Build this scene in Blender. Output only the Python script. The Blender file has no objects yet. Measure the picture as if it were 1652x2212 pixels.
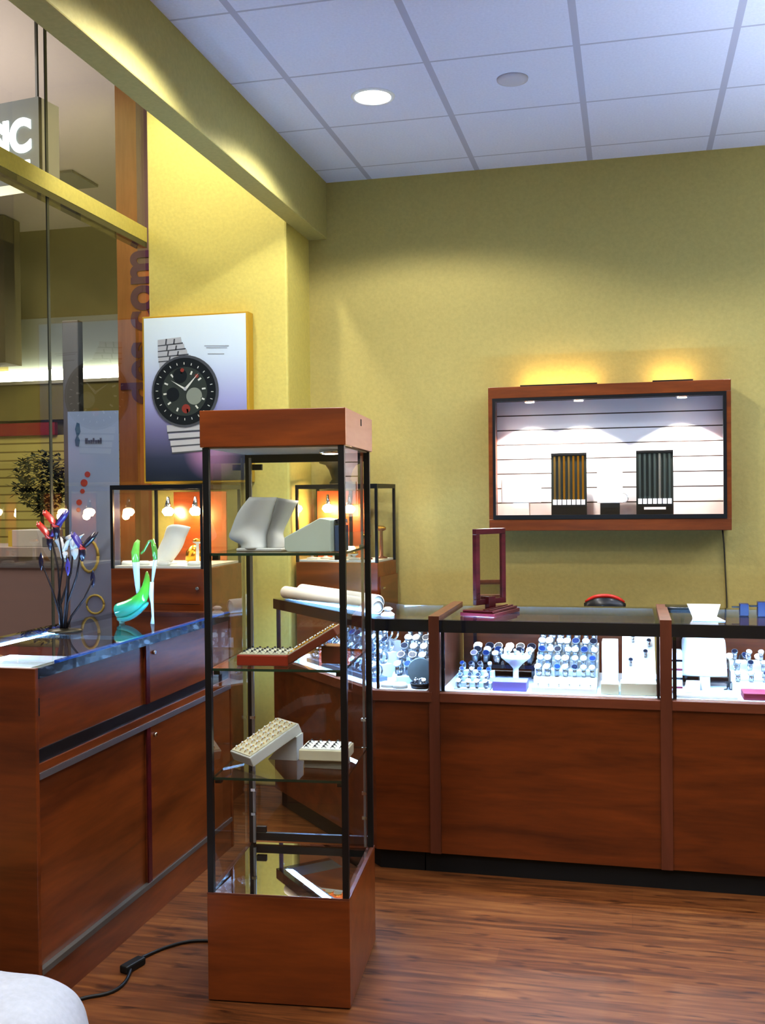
import bpy, math, random
from mathutils import Matrix, Vector
random.seed(7)
S = bpy.context.scene
COL = S.collection
R = math.radians

# ------------------------------------------------------------------ helpers
class MB:
    """collects shapes and links them as one mesh object"""
    def __init__(s): s.v = []; s.f = []; s.m = []; s.sm = []
    def add(s, vs, fs, mi=0, smooth=False):
        o = len(s.v); s.v += [tuple(p) for p in vs]
        for f in fs: s.f.append([o + i for i in f]); s.m.append(mi); s.sm.append(smooth)
        return s
    def box(s, x0, x1, y0, y1, z0, z1, mi=0):
        vs = [(x, y, z) for z in (z0, z1) for y in (y0, y1) for x in (x0, x1)]
        return s.add(vs, [(0, 2, 3, 1), (4, 5, 7, 6), (0, 1, 5, 4), (2, 6, 7, 3), (0, 4, 6, 2), (1, 3, 7, 5)], mi)
    def quad(s, a, b, c, d, mi=0): return s.add([a, b, c, d], [(0, 1, 2, 3)], mi)
    def prism(s, poly, z0, z1, mi=0):
        n = len(poly)
        vs = [(x, y, z0) for x, y in poly] + [(x, y, z1) for x, y in poly]
        fs = [tuple(range(n))[::-1], tuple(range(n, 2 * n))] + [(i, (i + 1) % n, n + (i + 1) % n, n + i) for i in range(n)]
        return s.add(vs, fs, mi)
    def prism_y(s, poly, y0, y1, mi=0):          # poly in x,z
        n = len(poly)
        vs = [(x, y0, z) for x, z in poly] + [(x, y1, z) for x, z in poly]
        fs = [tuple(range(n)), tuple(range(n, 2 * n))[::-1]] + [(i, n + i, n + (i + 1) % n, (i + 1) % n) for i in range(n)]
        return s.add(vs, fs, mi)
    def lathe(s, prof, n=20, c=(0, 0, 0), mi=0, smooth=True, ax='z', cap=True):
        vs = []
        for r, h in prof:
            for k in range(n):
                a = 2 * math.pi * k / n
                u, w = r * math.cos(a), r * math.sin(a)
                p = (u, w, h) if ax == 'z' else ((u, -h, w) if ax == 'y' else (h, u, w))
                vs.append((p[0] + c[0], p[1] + c[1], p[2] + c[2]))
        fs = []
        for j in range(len(prof) - 1):
            for k in range(n):
                fs.append((j * n + k, j * n + (k + 1) % n, (j + 1) * n + (k + 1) % n, (j + 1) * n + k))
        s.add(vs, fs, mi, smooth)
        if cap:
            o = len(s.v) - len(vs)
            s.f.append([o + k for k in range(n)][::-1]); s.m.append(mi); s.sm.append(False)
            s.f.append([o + (len(prof) - 1) * n + k for k in range(n)]); s.m.append(mi); s.sm.append(False)
        return s
    def tube(s, pts, r, n=8, mi=0):
        pts = [Vector(p) for p in pts]; vs = []; m = len(pts)
        up = Vector((0, 0, 1))
        for i, p in enumerate(pts):
            d = (pts[min(i + 1, m - 1)] - pts[max(i - 1, 0)]).normalized()
            a = d.cross(up)
            if a.length < .05: a = d.cross(Vector((1, 0, 0)))
            a.normalize(); b = d.cross(a)
            rr = r[i] if isinstance(r, (list, tuple)) else r
            for k in range(n):
                t = 2 * math.pi * k / n
                vs.append(p + a * (rr * math.cos(t)) + b * (rr * math.sin(t)))
        fs = [(i * n + k, i * n + (k + 1) % n, (i + 1) * n + (k + 1) % n, (i + 1) * n + k) for i in range(m - 1) for k in range(n)]
        fs += [tuple(range(n))[::-1], tuple((m - 1) * n + k for k in range(n))]
        return s.add(vs, fs, mi, True)
    def grid(s, P, mi=0, smooth=True):            # P[j][i] points
        nj, ni = len(P), len(P[0])
        vs = [p for row in P for p in row]
        fs = [(j * ni + i, j * ni + i + 1, (j + 1) * ni + i + 1, (j + 1) * ni + i) for j in range(nj - 1) for i in range(ni - 1)]
        return s.add(vs, fs, mi, smooth)
    def xf(s, M):
        s.v = [tuple(M @ Vector(p)) for p in s.v]; return s
    def build(s, name, mat, parent=None, bevel=0, solid=0, sub=0):
        me = bpy.data.meshes.new(name)
        me.from_pydata(s.v, [], s.f)
        for m in (mat if isinstance(mat, (list, tuple)) else [mat]): me.materials.append(m)
        for p, mi, sm in zip(me.polygons, s.m, s.sm): p.material_index = mi; p.use_smooth = sm
        me.update()
        o = bpy.data.objects.new(name, me); COL.objects.link(o)
        if parent: o.parent = parent
        if solid:
            md = o.modifiers.new('solid', 'SOLIDIFY'); md.thickness = solid; md.offset = 0
        if bevel:
            md = o.modifiers.new('bevel', 'BEVEL'); md.width = bevel; md.segments = 2; md.limit_method = 'ANGLE'
        if sub:
            md = o.modifiers.new('sub', 'SUBSURF'); md.levels = sub; md.render_levels = sub
        return o

def tag(o, label, cat, group=None, kind=None):
    o['label'] = label; o['category'] = cat
    if group: o['group'] = group
    if kind: o['kind'] = kind
    return o
def thing(name, label, cat, loc=(0, 0, 0), rotz=0, group=None):
    o = bpy.data.objects.new(name, None); COL.objects.link(o)
    o.empty_display_size = .05
    o.location = loc; o.rotation_euler = (0, 0, rotz)
    return tag(o, label, cat, group)
def struct(o):
    o['kind'] = 'structure'; return o
def copy_tree(o, parent=None):
    c = o.copy(); COL.objects.link(c)
    if parent: c.parent = parent
    for ch in list(o.children): copy_tree(ch, c)
    return c

def lin(c):
    return tuple(((x / 255) / 12.92 if x / 255 <= .04045 else (((x / 255) + .055) / 1.055) ** 2.4) for x in c) + (1,)

# ------------------------------------------------------------------ materials
def base(name):
    m = bpy.data.materials.new(name); m.use_nodes = True
    nt = m.node_tree; b = nt.nodes['Principled BSDF']
    return m, nt, b
def plain(name, rgb, rough=.5, metal=0, coat=0, em=None, es=0, noise=0, spec=.5):
    m, nt, b = base(name)
    b.inputs['Base Color'].default_value = lin(rgb)
    b.inputs['Roughness'].default_value = rough; b.inputs['Metallic'].default_value = metal
    b.inputs['Coat Weight'].default_value = coat; b.inputs['Specular IOR Level'].default_value = spec
    if em: b.inputs['Emission Color'].default_value = lin(em); b.inputs['Emission Strength'].default_value = es
    if noise:
        tc = nt.nodes.new('ShaderNodeTexCoord'); n = nt.nodes.new('ShaderNodeTexNoise'); n.inputs['Scale'].default_value = noise
        n.inputs['Detail'].default_value = 4
        mx = nt.nodes.new('ShaderNodeMix'); mx.data_type = 'RGBA'
        c = lin(rgb); mx.inputs[6].default_value = tuple(x * .86 for x in c[:3]) + (1,); mx.inputs[7].default_value = tuple(min(1, x * 1.1) for x in c[:3]) + (1,)
        nt.links.new(tc.outputs['Object'], n.inputs['Vector']); nt.links.new(n.outputs['Fac'], mx.inputs[0]); nt.links.new(mx.outputs[2], b.inputs['Base Color'])
        bp = nt.nodes.new('ShaderNodeBump'); bp.inputs['Strength'].default_value = .08; bp.inputs['Distance'].default_value = .01
        nt.links.new(n.outputs['Fac'], bp.inputs['Height']); nt.links.new(bp.outputs['Normal'], b.inputs['Normal'])
    return m
def emit(name, rgb, strength):
    m, nt, b = base(name)
    b.inputs['Base Color'].default_value = (0, 0, 0, 1)
    b.inputs['Emission Color'].default_value = lin(rgb); b.inputs['Emission Strength'].default_value = strength
    return m
def wood(name, dark, light, axis='x', rough=.3, coat=.25, scale=1.0):
    m, nt, b = base(name)
    tc = nt.nodes.new('ShaderNodeTexCoord'); mp = nt.nodes.new('ShaderNodeMapping')
    mp.inputs['Scale'].default_value = {'x': (1.1, 9, 9), 'y': (9, 1.1, 9), 'z': (9, 9, 1.1)}[axis]
    n1 = nt.nodes.new('ShaderNodeTexNoise'); n1.inputs['Scale'].default_value = 1.6 * scale; n1.inputs['Detail'].default_value = 5; n1.inputs['Distortion'].default_value = .6
    n2 = nt.nodes.new('ShaderNodeTexNoise'); n2.inputs['Scale'].default_value = 9 * scale; n2.inputs['Detail'].default_value = 3
    ad = nt.nodes.new('ShaderNodeMath'); ad.operation = 'MULTIPLY_ADD'; ad.inputs[1].default_value = .3
    rp = nt.nodes.new('ShaderNodeValToRGB'); rp.color_ramp.elements[0].position = .38; rp.color_ramp.elements[1].position = .86
    rp.color_ramp.elements[0].color = lin(dark); rp.color_ramp.elements[1].color = lin(light)
    L = nt.links.new
    L(tc.outputs['Object'], mp.inputs['Vector']); L(mp.outputs['Vector'], n1.inputs['Vector']); L(mp.outputs['Vector'], n2.inputs['Vector'])
    L(n2.outputs['Fac'], ad.inputs[0]); L(n1.outputs['Fac'], ad.inputs[2]); L(ad.outputs[0], rp.inputs['Fac']); L(rp.outputs['Color'], b.inputs['Base Color'])
    b.inputs['Roughness'].default_value = rough; b.inputs['Coat Weight'].default_value = coat; b.inputs['Coat Roughness'].default_value = .18
    return m
def glass(name, tint=(1, 1, 1), f0=.07, rough=.0):
    m = bpy.data.materials.new(name); m.use_nodes = True; nt = m.node_tree; nt.nodes.clear()
    out = nt.nodes.new('ShaderNodeOutputMaterial'); tr = nt.nodes.new('ShaderNodeBsdfTransparent'); gl = nt.nodes.new('ShaderNodeBsdfGlossy')
    tr.inputs['Color'].default_value = tint + (1,); gl.inputs['Roughness'].default_value = rough
    lw = nt.nodes.new('ShaderNodeLayerWeight'); lw.inputs['Blend'].default_value = .5
    pw = nt.nodes.new('ShaderNodeMath'); pw.operation = 'POWER'; pw.inputs[1].default_value = 4.2
    ma = nt.nodes.new('ShaderNodeMath'); ma.operation = 'MULTIPLY_ADD'; ma.inputs[1].default_value = 1 - f0; ma.inputs[2].default_value = f0; ma.use_clamp = True
    mx = nt.nodes.new('ShaderNodeMixShader'); L = nt.links.new
    L(lw.outputs['Facing'], pw.inputs[0]); L(pw.outputs[0], ma.inputs[0]); L(ma.outputs[0], mx.inputs[0])
    L(tr.outputs[0], mx.inputs[1]); L(gl.outputs[0], mx.inputs[2]); L(mx.outputs[0], out.inputs[0])
    return m

M = {}
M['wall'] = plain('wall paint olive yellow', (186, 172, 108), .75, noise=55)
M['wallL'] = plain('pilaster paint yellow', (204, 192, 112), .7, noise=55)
M['beam'] = plain('beam paint khaki', (178, 170, 112), .7, noise=55)
M['wood'] = wood('cherry laminate', (80, 37, 13), (122, 62, 22))
M['woody'] = wood('cherry laminate lengthwise', (86, 40, 13), (128, 66, 24), 'y', coat=.6)
M['woodb'] = wood('cherry laminate bright', (96, 45, 15), (136, 72, 27))
M['edge'] = wood('cherry edge band', (96, 50, 30), (120, 68, 44), rough=.4)
M['edgez'] = wood('cherry edge band upright', (86, 46, 29), (110, 62, 42), 'z', rough=.4)
M['burg'] = wood('burgundy stained wood', (58, 16, 22), (92, 28, 34), rough=.25)
M['black'] = plain('black anodised frame', (18, 19, 22), .35, coat=.2)
M['blacksoft'] = plain('black kick board', (12, 11, 11), .7)
M['navy'] = plain('dark showcase frame', (18, 22, 36), .18, coat=1)
M['alu'] = plain('aluminium', (170, 172, 176), .35, metal=.9)
M['chrome'] = plain('chrome', (215, 216, 218), .15, metal=1)
M['silver'] = plain('polished silver', (205, 210, 216), .22, metal=.9)
M['gold'] = plain('polished gold', (226, 170, 70), .25, metal=1)
M['dial'] = plain('dark watch dial', (26, 34, 52), .2, coat=.5)
M['dialw'] = plain('pale watch dial', (214, 220, 226), .25, coat=.5)
M['white'] = plain('white leatherette', (226, 228, 222), .5)
M['whitegrey'] = plain('grey white leatherette', (196, 200, 196), .55)
M['cream'] = plain('cream card', (206, 202, 176), .6)
M['deck'] = plain('white showcase deck', (222, 226, 230), .6)
M['deckdark'] = plain('grey showcase deck', (120, 126, 138), .5)
M['redbox'] = plain('red orange leatherette', (150, 42, 22), .4)
M['brownbox'] = plain('red brown leatherette', (112, 46, 30), .4)
M['maroon'] = plain('maroon velvet', (120, 34, 52), .6)
M['lilac'] = plain('lilac velvet', (122, 112, 178), .6)
M['velvet'] = plain('dark green black velvet', (20, 30, 26), .8)
M['paper'] = plain('white paper', (232, 234, 234), .6)
M['cable'] = plain('black rubber cable', (22, 22, 20), .5)
M['mirror'] = plain('mirror', (235, 238, 238), .01, metal=1)
M['glass'] = glass('clear pane', (.97, .985, .98))
M['glasst'] = glass('showcase top pane', (.93, .97, .97), f0=.08)
M['glassmall'] = glass('shopfront pane', (.90, .92, .90), f0=.06)
M['glassfront'] = glass('showcase front pane', (.97, .99, 1.0), f0=.05)
M['shelf'] = glass('shelf glass', (.93, .97, .95), f0=.08)
M['shelfedge'] = plain('green shelf edge', (20, 58, 48), .15, coat=.5)
M['led'] = emit('cool led strip', (150, 200, 255), 150)
M['ledwarm'] = emit('warm halogen', (255, 224, 180), 60)
M['lamp'] = emit('downlight lens', (238, 244, 255), 30)
M['leaf'] = plain('dark green foliage', (26, 40, 20), .6)
M['bark'] = plain('trunk bark', (52, 38, 26), .8)

# slatwall (white, dark grooves every 6.5 cm)
def slat(name, rgb, groove, pitch, gw, rough=.5, off=0.):
    m, nt, b = base(name); L = nt.links.new
    tc = nt.nodes.new('ShaderNodeTexCoord'); sp = nt.nodes.new('ShaderNodeSeparateXYZ')
    a = nt.nodes.new('ShaderNodeMath'); a.operation = 'ADD'; a.inputs[1].default_value = off + 100 * pitch
    md = nt.nodes.new('ShaderNodeMath'); md.operation = 'MODULO'; md.inputs[1].default_value = pitch
    lt = nt.nodes.new('ShaderNodeMath'); lt.operation = 'LESS_THAN'; lt.inputs[1].default_value = gw
    mx = nt.nodes.new('ShaderNodeMix'); mx.data_type = 'RGBA'; mx.inputs[6].default_value = lin(rgb); mx.inputs[7].default_value = lin(groove)
    L(tc.outputs['Object'], sp.inputs[0]); L(sp.outputs['Z'], a.inputs[0]); L(a.outputs[0], md.inputs[0]); L(md.outputs[0], lt.inputs[0])
    L(lt.outputs[0], mx.inputs[0]); L(mx.outputs[2], b.inputs['Base Color']); b.inputs['Roughness'].default_value = rough
    return m
M['slat'] = slat('white slatwall', (232, 226, 224), (52, 40, 36), .079, .006, off=-.004)
M['slaty'] = slat('yellow slatwall', (200, 188, 106), (140, 126, 60), .11, .02)

# ceiling tiles
def ceil_mat():
    m, nt, b = base('acoustic tile ceiling'); L = nt.links.new
    tc = nt.nodes.new('ShaderNodeTexCoord'); sp = nt.nodes.new('ShaderNodeSeparateXYZ'); L(tc.outputs['Object'], sp.inputs[0])
    res = []
    for ax, off, w in (('X', -1.4118, .029), ('Y', 4.1904, .013)):
        a = nt.nodes.new('ShaderNodeMath'); a.operation = 'SUBTRACT'; a.inputs[1].default_value = off - .6096 * 40 - w / 2
        md = nt.nodes.new('ShaderNodeMath'); md.operation = 'MODULO'; md.inputs[1].default_value = .6096
        lt = nt.nodes.new('ShaderNodeMath'); lt.operation = 'LESS_THAN'; lt.inputs[1].default_value = w
        a.inputs[1].default_value = off - .6096 * 40 - w / 2
        L(sp.outputs[ax], a.inputs[0]); L(a.outputs[0], md.inputs[0]); L(md.outputs[0], lt.inputs[0]); res.append(lt)
    mxx = nt.nodes.new('ShaderNodeMath'); mxx.operation = 'MAXIMUM'; L(res[0].outputs[0], mxx.inputs[0]); L(res[1].outputs[0], mxx.inputs[1])
    n = nt.nodes.new('ShaderNodeTexNoise'); n.inputs['Scale'].default_value = 90; n.inputs['Detail'].default_value = 3; L(tc.outputs['Object'], n.inputs['Vector'])
    t = nt.nodes.new('ShaderNodeMix'); t.data_type = 'RGBA'; t.inputs[6].default_value = lin((204, 208, 226)); t.inputs[7].default_value = lin((222, 226, 242)); L(n.outputs['Fac'], t.inputs[0])
    mx = nt.nodes.new('ShaderNodeMix'); mx.data_type = 'RGBA'; L(mxx.outputs[0], mx.inputs[0]); L(t.outputs[2], mx.inputs[6]); mx.inputs[7].default_value = lin((180, 182, 200))
    L(mx.outputs[2], b.inputs['Base Color']); b.inputs['Roughness'].default_value = .9
    return m
M['ceil'] = ceil_mat()

def floor_mat():
    m, nt, b = base('wood plank floor'); L = nt.links.new
    tc = nt.nodes.new('ShaderNodeTexCoord')
    br = nt.nodes.new('ShaderNodeTexBrick'); br.inputs['Scale'].default_value = 1; br.inputs['Brick Width'].default_value = 1.2; br.inputs['Row Height'].default_value = .13
    br.inputs['Mortar Size'].default_value = .0018; br.inputs['Color1'].default_value = (0, 0, 0, 1); br.inputs['Color2'].default_value = (1, 1, 1, 1); br.inputs['Mortar'].default_value = (.3, .3, .3, 1); br.offset = .37
    L(tc.outputs['Object'], br.inputs['Vector'])
    mp = nt.nodes.new('ShaderNodeMapping'); mp.inputs['Scale'].default_value = (1.3, 16, 1); L(tc.outputs['Object'], mp.inputs['Vector'])
    n = nt.nodes.new('ShaderNodeTexNoise'); n.inputs['Scale'].default_value = 2.2; n.inputs['Detail'].default_value = 6; n.inputs['Distortion'].default_value = .8; L(mp.outputs['Vector'], n.inputs['Vector'])
    mp2 = nt.nodes.new('ShaderNodeMapping'); mp2.inputs['Scale'].default_value = (5, 22, 1); L(tc.outputs['Object'], mp2.inputs['Vector'])
    n2 = nt.nodes.new('ShaderNodeTexNoise'); n2.inputs['Scale'].default_value = 1.3; n2.inputs['Detail'].default_value = 2; L(mp2.outputs['Vector'], n2.inputs['Vector'])
    s = nt.nodes.new('ShaderNodeMath'); s.operation = 'MULTIPLY_ADD'; s.inputs[1].default_value = .10; L(br.outputs['Color'], s.inputs[0]); L(n.outputs['Fac'], s.inputs[2])
    rp = nt.nodes.new('ShaderNodeValToRGB'); e = rp.color_ramp.elements
    e[0].position = .33; e[0].color = lin((76, 44, 20)); e[1].position = .85; e[1].color = lin((138, 92, 48))
    q = e.new(.55); q.color = lin((110, 66, 32))
    L(s.outputs[0], rp.inputs['Fac'])
    kn = nt.nodes.new('ShaderNodeValToRGB'); kn.color_ramp.elements[0].position = .30; kn.color_ramp.elements[0].color = (.45, .4, .38, 1); kn.color_ramp.elements[1].position = .40; kn.color_ramp.elements[1].color = (1, 1, 1, 1)
    L(n2.outputs['Fac'], kn.inputs['Fac'])
    mu = nt.nodes.new('ShaderNodeMix'); mu.data_type = 'RGBA'; mu.blend_type = 'MULTIPLY'; mu.inputs[0].default_value = 1
    L(rp.outputs['Color'], mu.inputs[6]); L(kn.outputs['Color'], mu.inputs[7]); L(mu.outputs[2], b.inputs['Base Color'])
    b.inputs['Roughness'].default_value = .5; b.inputs['Specular IOR Level'].default_value = .3
    return m
M['floor'] = floor_mat()

# ------------------------------------------------------------------ camera
f_px, yaw, pitch, roll = 2214., .2365, -.0125, -.0105
cy, sy, cp, sp_, cr, sr = math.cos(yaw), math.sin(yaw), math.cos(pitch), math.sin(pitch), math.cos(roll), math.sin(roll)
F = Vector((-sy, cy, 0)); RR = Vector((cy, sy, 0)); U = Vector((0, 0, 1))
F2 = F * cp + U * sp_; U2 = U * cp - F * sp_
R3 = RR * cr + U2 * sr; U3 = U2 * cr - RR * sr
cam = bpy.data.cameras.new('camera'); co = bpy.data.objects.new('camera', cam); COL.objects.link(co)
m3 = Matrix((R3, U3, -F2)).transposed().to_4x4(); m3.translation = Vector((0, 0, 1.55)); co.matrix_world = m3
cam.sensor_fit = 'HORIZONTAL'; cam.sensor_width = 36; cam.lens = 36 * f_px / 1652; cam.clip_start = .05
S.camera = co

# ------------------------------------------------------------------ room shell
ZC = 3.355; YB = 5.63; XG = -2.60
struct(MB().box(-2.66, 3.7, -3.2, 5.9, -.1, 0).build('floor', M['floor']))
struct(MB().box(-1.665, 3.6, -3.1, YB, ZC, ZC + .05).build('ceiling', M['ceil']))
struct(MB().box(-1.775, 3.7, YB, YB + .12, 0, 3.95).build('wall_back', M['wall']))
struct(MB().box(3.6, 3.7, -3.2, YB, 0, 3.95).build('wall_right', M['wall']))
struct(MB().box(-2.66, 3.6, -3.2, -3.1, 0, 3.95).build('wall_front', M['wall']))
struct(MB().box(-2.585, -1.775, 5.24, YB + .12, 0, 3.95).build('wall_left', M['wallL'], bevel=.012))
struct(MB().box(-1.775, -1.665, -3.1, YB, 3.034, 3.95).build('trim_1', M['beam'], bevel=.006))
struct(MB().box(XG - .1, -1.775, -3.1, 5.24, 3.9, 3.95).build('ceiling_window_bay', M['beam']))
# shop window facing the mall
w1 = struct(MB().box(XG - .05, XG + .05, -3.1, 5.23, 0, .1).build('window_1', M['wallL']))
g = MB()
g.quad((XG, -3.1, .1), (XG, 5.24, .1), (XG, 5.24, 3.9), (XG, -3.1, 3.9)).build('glass_pane', M['glassmall'], w1)
MB().box(XG - .05, XG + .014, -3.1, 5.235, 2.985, 3.065).build('transom_bar', [M['wallL']], w1)
MB().box(XG - .052, XG + .012, -3.1, 5.235, 2.955, 2.985).build('transom_underside', M['navy'], w1)
MB().box(XG - .003, XG + .003, 4.246, 4.264, .1, 2.955).build('mullion', plain('window joint', (70, 72, 62), .4), w1)
MB().box(XG - .003, XG + .003, 4.246, 4.264, 3.065, 3.9).build('mullion', bpy.data.materials['window joint'], w1)
# fittings on the ceiling
dl = thing('recessed_downlight', 'glaring round white downlight recessed in the ceiling tile', 'ceiling light', (-1.104, 4.48, ZC))
MB().lathe([(.078, -.004), (.078, -.001)], 32).build('lens', M['lamp'], dl)
MB().lathe([(.079, -.001), (.082, -.007), (.097, -.005), (.099, -.001)], 32, cap=False).build('trim_ring', M['paper'], dl)
tag(MB().lathe([(.068, 0), (.066, -.010), (.05, -.014)], 32, (-.477, 4.45, ZC + .002)).build('ceiling_cover', plain('painted cover', (196, 194, 204), .6)),
    'small round white cover plate on a ceiling tile', 'ceiling cover')

# ------------------------------------------------------------------ lights
def spot(x, y, z, e, size=140, blend=.35, col=(1, .97, .93), rad=.06, rot=(0, 0, 0)):
    l = bpy.data.lights.new('downlight', 'SPOT'); l.energy = e; l.spot_size = R(size); l.spot_blend = blend; l.color = col; l.shadow_soft_size = rad
    o = bpy.data.objects.new('downlight', l); COL.objects.link(o); o.location = (x, y, z); o.rotation_euler = rot
    return o
for yy in (4.48, 2.65, .82, -1.0):
    for xx in (.72, 2.55):
        spot(xx, yy, ZC - .02, 46, 132, .5)
for yy in (4.48, 3.26, 2.04, .82, -.4):
    spot(-1.104, yy, ZC - .02, 74 if yy == 4.48 else 88, 147, .25)
# window bay spots wash the yellow pilaster
spot(-2.2, 4.35, 3.86, 62, 120, .5, (1, .96, .88), rot=(R(35), 0, 0))
spot(-2.2, 2.2, 3.86, 30, 120, .5, (1, .96, .85))
def area(x, y, z, sx, sy_, e, col, rot=(0, 0, 0)):
    l = bpy.data.lights.new('area', 'AREA'); l.shape = 'RECTANGLE'; l.size = sx; l.size_y = sy_; l.energy = e; l.color = col
    o = bpy.data.objects.new('area', l); COL.objects.link(o); o.location = (x, y, z); o.rotation_euler = rot
    return o
area(-6, 5, 2.2, 3, 6, 260, (1, .95, .93), (R(180), 0, 0)).data.spread = R(120)
area(-6, 6, 4.9, 3, 6, 330, (1, .95, .92))
for x_, y_, e_ in ((1.9, 1.7, 88), (2.4, 3.6, 84), (-.9, -.6, 50)):      # added, unseen fill facing up at the ceiling, right of and behind the camera
    area(x_, y_, 1.2, 1.2, 1.4, e_, (.74, .85, 1), (R(180), 0, 0)).data.spread = R(105)
wd = bpy.data.worlds.new('world'); S.world = wd; wd.use_nodes = True
wd.node_tree.nodes['Background'].inputs['Color'].default_value = (.5, .55, .62, 1); wd.node_tree.nodes['Background'].inputs['Strength'].default_value = .25

# ------------------------------------------------------------------ mall outside the window
mallfloor = plain('mall floor tile', (150, 138, 128), .4, noise=3)
struct(MB().box(-14, -2.66, -3.2, 12.2, -.1, 0).build('floor_mall', mallfloor))
struct(MB().box(-14, -2.6, -3.2, 12.2, 5.1, 5.2).build('ceiling_mall', plain('mall ceiling', (158, 148, 142), .9)))
struct(MB().box(-14, -2.6, 12.0, 12.2, 0, 5.1).build('wall_mall', plain('mall facade', (128, 120, 78), .8, noise=2)))
# facade across the mall: bright cove, grey columns, red band, slatwall
fac = thing('shop_facade', 'yellowish shop front across the mall with glowing white light cove', 'shop front', (-7.2, 11.9, 0))
MB().box(-1.35, 1.0, -.05, .09, 2.62, 3.08, 0).build('fascia', plain('olive fascia', (132, 122, 60), .7), fac)
MB().box(-1.35, 1.0, -.10, .09, 3.08, 3.12).build('cove_lip', plain('cove lip', (200, 196, 170), .6), fac)
MB().box(-1.35, 1.0, -.02, .07, 3.13, 3.27).build('cove_light', emit('cove glow', (255, 253, 232), 12), fac)
MB().box(-.72, 1.0, .07, .095, 3.22, 3.95).build('cove_back', plain('cove back panel', (140, 146, 138), .6), fac)
MB().box(-.80, .06, -.12, -.05, 2.42, 2.58).build('red_band', plain('red sign band', (150, 24, 24), .5), fac)
MB().box(-1.35, .9, -.05, .05, .0, 2.42).build('slatwall', M['slaty'], fac)
gr = plain('grey column paint', (70, 68, 64), .6)
tag(MB().box(-5.60, -5.42, 9.4, 9.5, 0, 3.40).build('mall_column', gr, bevel=.01), 'grey square column standing in the mall behind the pale banner', 'column')
tag(MB().box(-9.6, -7.45, 11.2, 11.55, 3.28, 5.09).build('bulkhead', plain('olive bulkhead', (96, 88, 58), .8)), 'dark olive bulkhead hanging beside the bright light cove', 'bulkhead')
sg = thing('hanging_sign', 'dark grey hanging shop sign with glowing white letters', 'sign', (-3.72, 6.0, 3.66), R(-8))
MB().box(-.95, 0, 0, .03, 0, .535).build('sign_face', plain('sign face grey', (86, 92, 92), .5), sg)
MB().box(-.95, .0, .03, .20, 0, .535).build('cabinet', plain('sign cabinet cream', (216, 214, 186), .5, em=(216, 214, 186), es=.25), sg)
for xx in (-.85, -.1): MB().box(xx - .008, xx + .008, .1, .116, .535, 1.44).build('hanger_rod', M['black'], sg)
def text(body, size, mat, name, parent, loc, rot, ext=.002, off=0., align='LEFT', sx=1.):
    c = bpy.data.curves.new(name, 'FONT'); c.body = body; c.size = size; c.extrude = ext; c.offset = off; c.align_x = align
    c.materials.append(mat); t_ = bpy.data.objects.new(name + '_curve', c); COL.objects.link(t_)
    bpy.context.view_layer.update()
    me = bpy.data.meshes.new_from_object(t_.evaluated_get(bpy.context.evaluated_depsgraph_get())); bpy.data.objects.remove(t_)
    o = bpy.data.objects.new(name, me); COL.objects.link(o); o.parent = parent; o.location = loc; o.rotation_euler = rot; o.scale = (sx, 1, 1)
    return o
text('SIC', .29, emit('sign letters', (240, 250, 255), 6), 'lettering', sg, (-.06, -.006, .20), (R(90), 0, 0), .004, .012, 'RIGHT', .85)
MB().box(-.155, -.075, -.006, 0, .085, .135).build('small_lettering', bpy.data.materials['sign letters'], sg)
tag(MB().box(-6.2, -5.75, 9.9, 10.45, 5.07, 5.098).build('ceiling_vent', slat('vent grille', (92, 88, 84), (60, 58, 56), .05, .02)), 'dark square vent in the mall ceiling beside the hanging sign', 'vent')
tag(MB().lathe([(.06, 0), (.055, -.03)], 20, (-4.15, 8.1, 5.1)).build('mall_spotlight', emit('mall spot', (235, 240, 255), 6)), 'small bright spotlight in the mall ceiling beside the orange pillar', 'spotlight')
# orange pillar with vertical purple letters
op = thing('lettered_pillar', 'orange wood pillar with purple letters running upward outside window', 'pillar', (-3.07, 5.80, 0))
MB().box(0, .14, 0, .22, 0, 4.6).build('orange_face', wood('pillar orange', (146, 92, 40), (176, 116, 62), 'z', coat=0), op)
MB().box(.14, .47, 0, .22, 3.0, 4.6).build('upper_panel', plain('mauve panel', (124, 96, 86), .6), op)
MB().box(.14, .47, 0, .22, 0, 3.0).build('lower_panel', wood('pillar orange low', (172, 104, 60), (196, 128, 80), 'z', coat=0), op)
text('des.com', .33, plain('purple vinyl', (88, 34, 70), .5), 'lettering', op, (.252, -.004, 3.10), (R(90), R(-90), 0), .002, .010, 'RIGHT', .86)
# roll-up banner
bn = thing('banner_stand', 'pale blue roll-up banner with dark script and red earrings', 'banner', (-2.80, 5.0, 0), R(4))
bm_, nt, b = base('banner print'); tc = nt.nodes.new('ShaderNodeTexCoord'); sp = nt.nodes.new('ShaderNodeSeparateXYZ'); rp = nt.nodes.new('ShaderNodeValToRGB')
rp.color_ramp.elements[0].position = 0; rp.color_ramp.elements[0].color = lin((112, 104, 132)); rp.color_ramp.elements[1].position = 1; rp.color_ramp.elements[1].color = lin((160, 176, 206))
dv = nt.nodes.new('ShaderNodeMath'); dv.operation = 'DIVIDE'; dv.inputs[1].default_value = 2.05
nt.links.new(tc.outputs['Object'], sp.inputs[0]); nt.links.new(sp.outputs['Z'], dv.inputs[0]); nt.links.new(dv.outputs[0], rp.inputs[0]); nt.links.new(rp.outputs[0], b.inputs['Base Color'])
MB().box(-.145, .145, -.002, .002, .08, 2.04).build('banner_sheet', bm_, bn)
MB().box(-.16, .16, -.08, .08, 0, .07).build('base', M['alu'], bn)
MB().box(-.012, .012, .006, .02, .07, 2.03).build('support_pole', M['alu'], bn)
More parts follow.
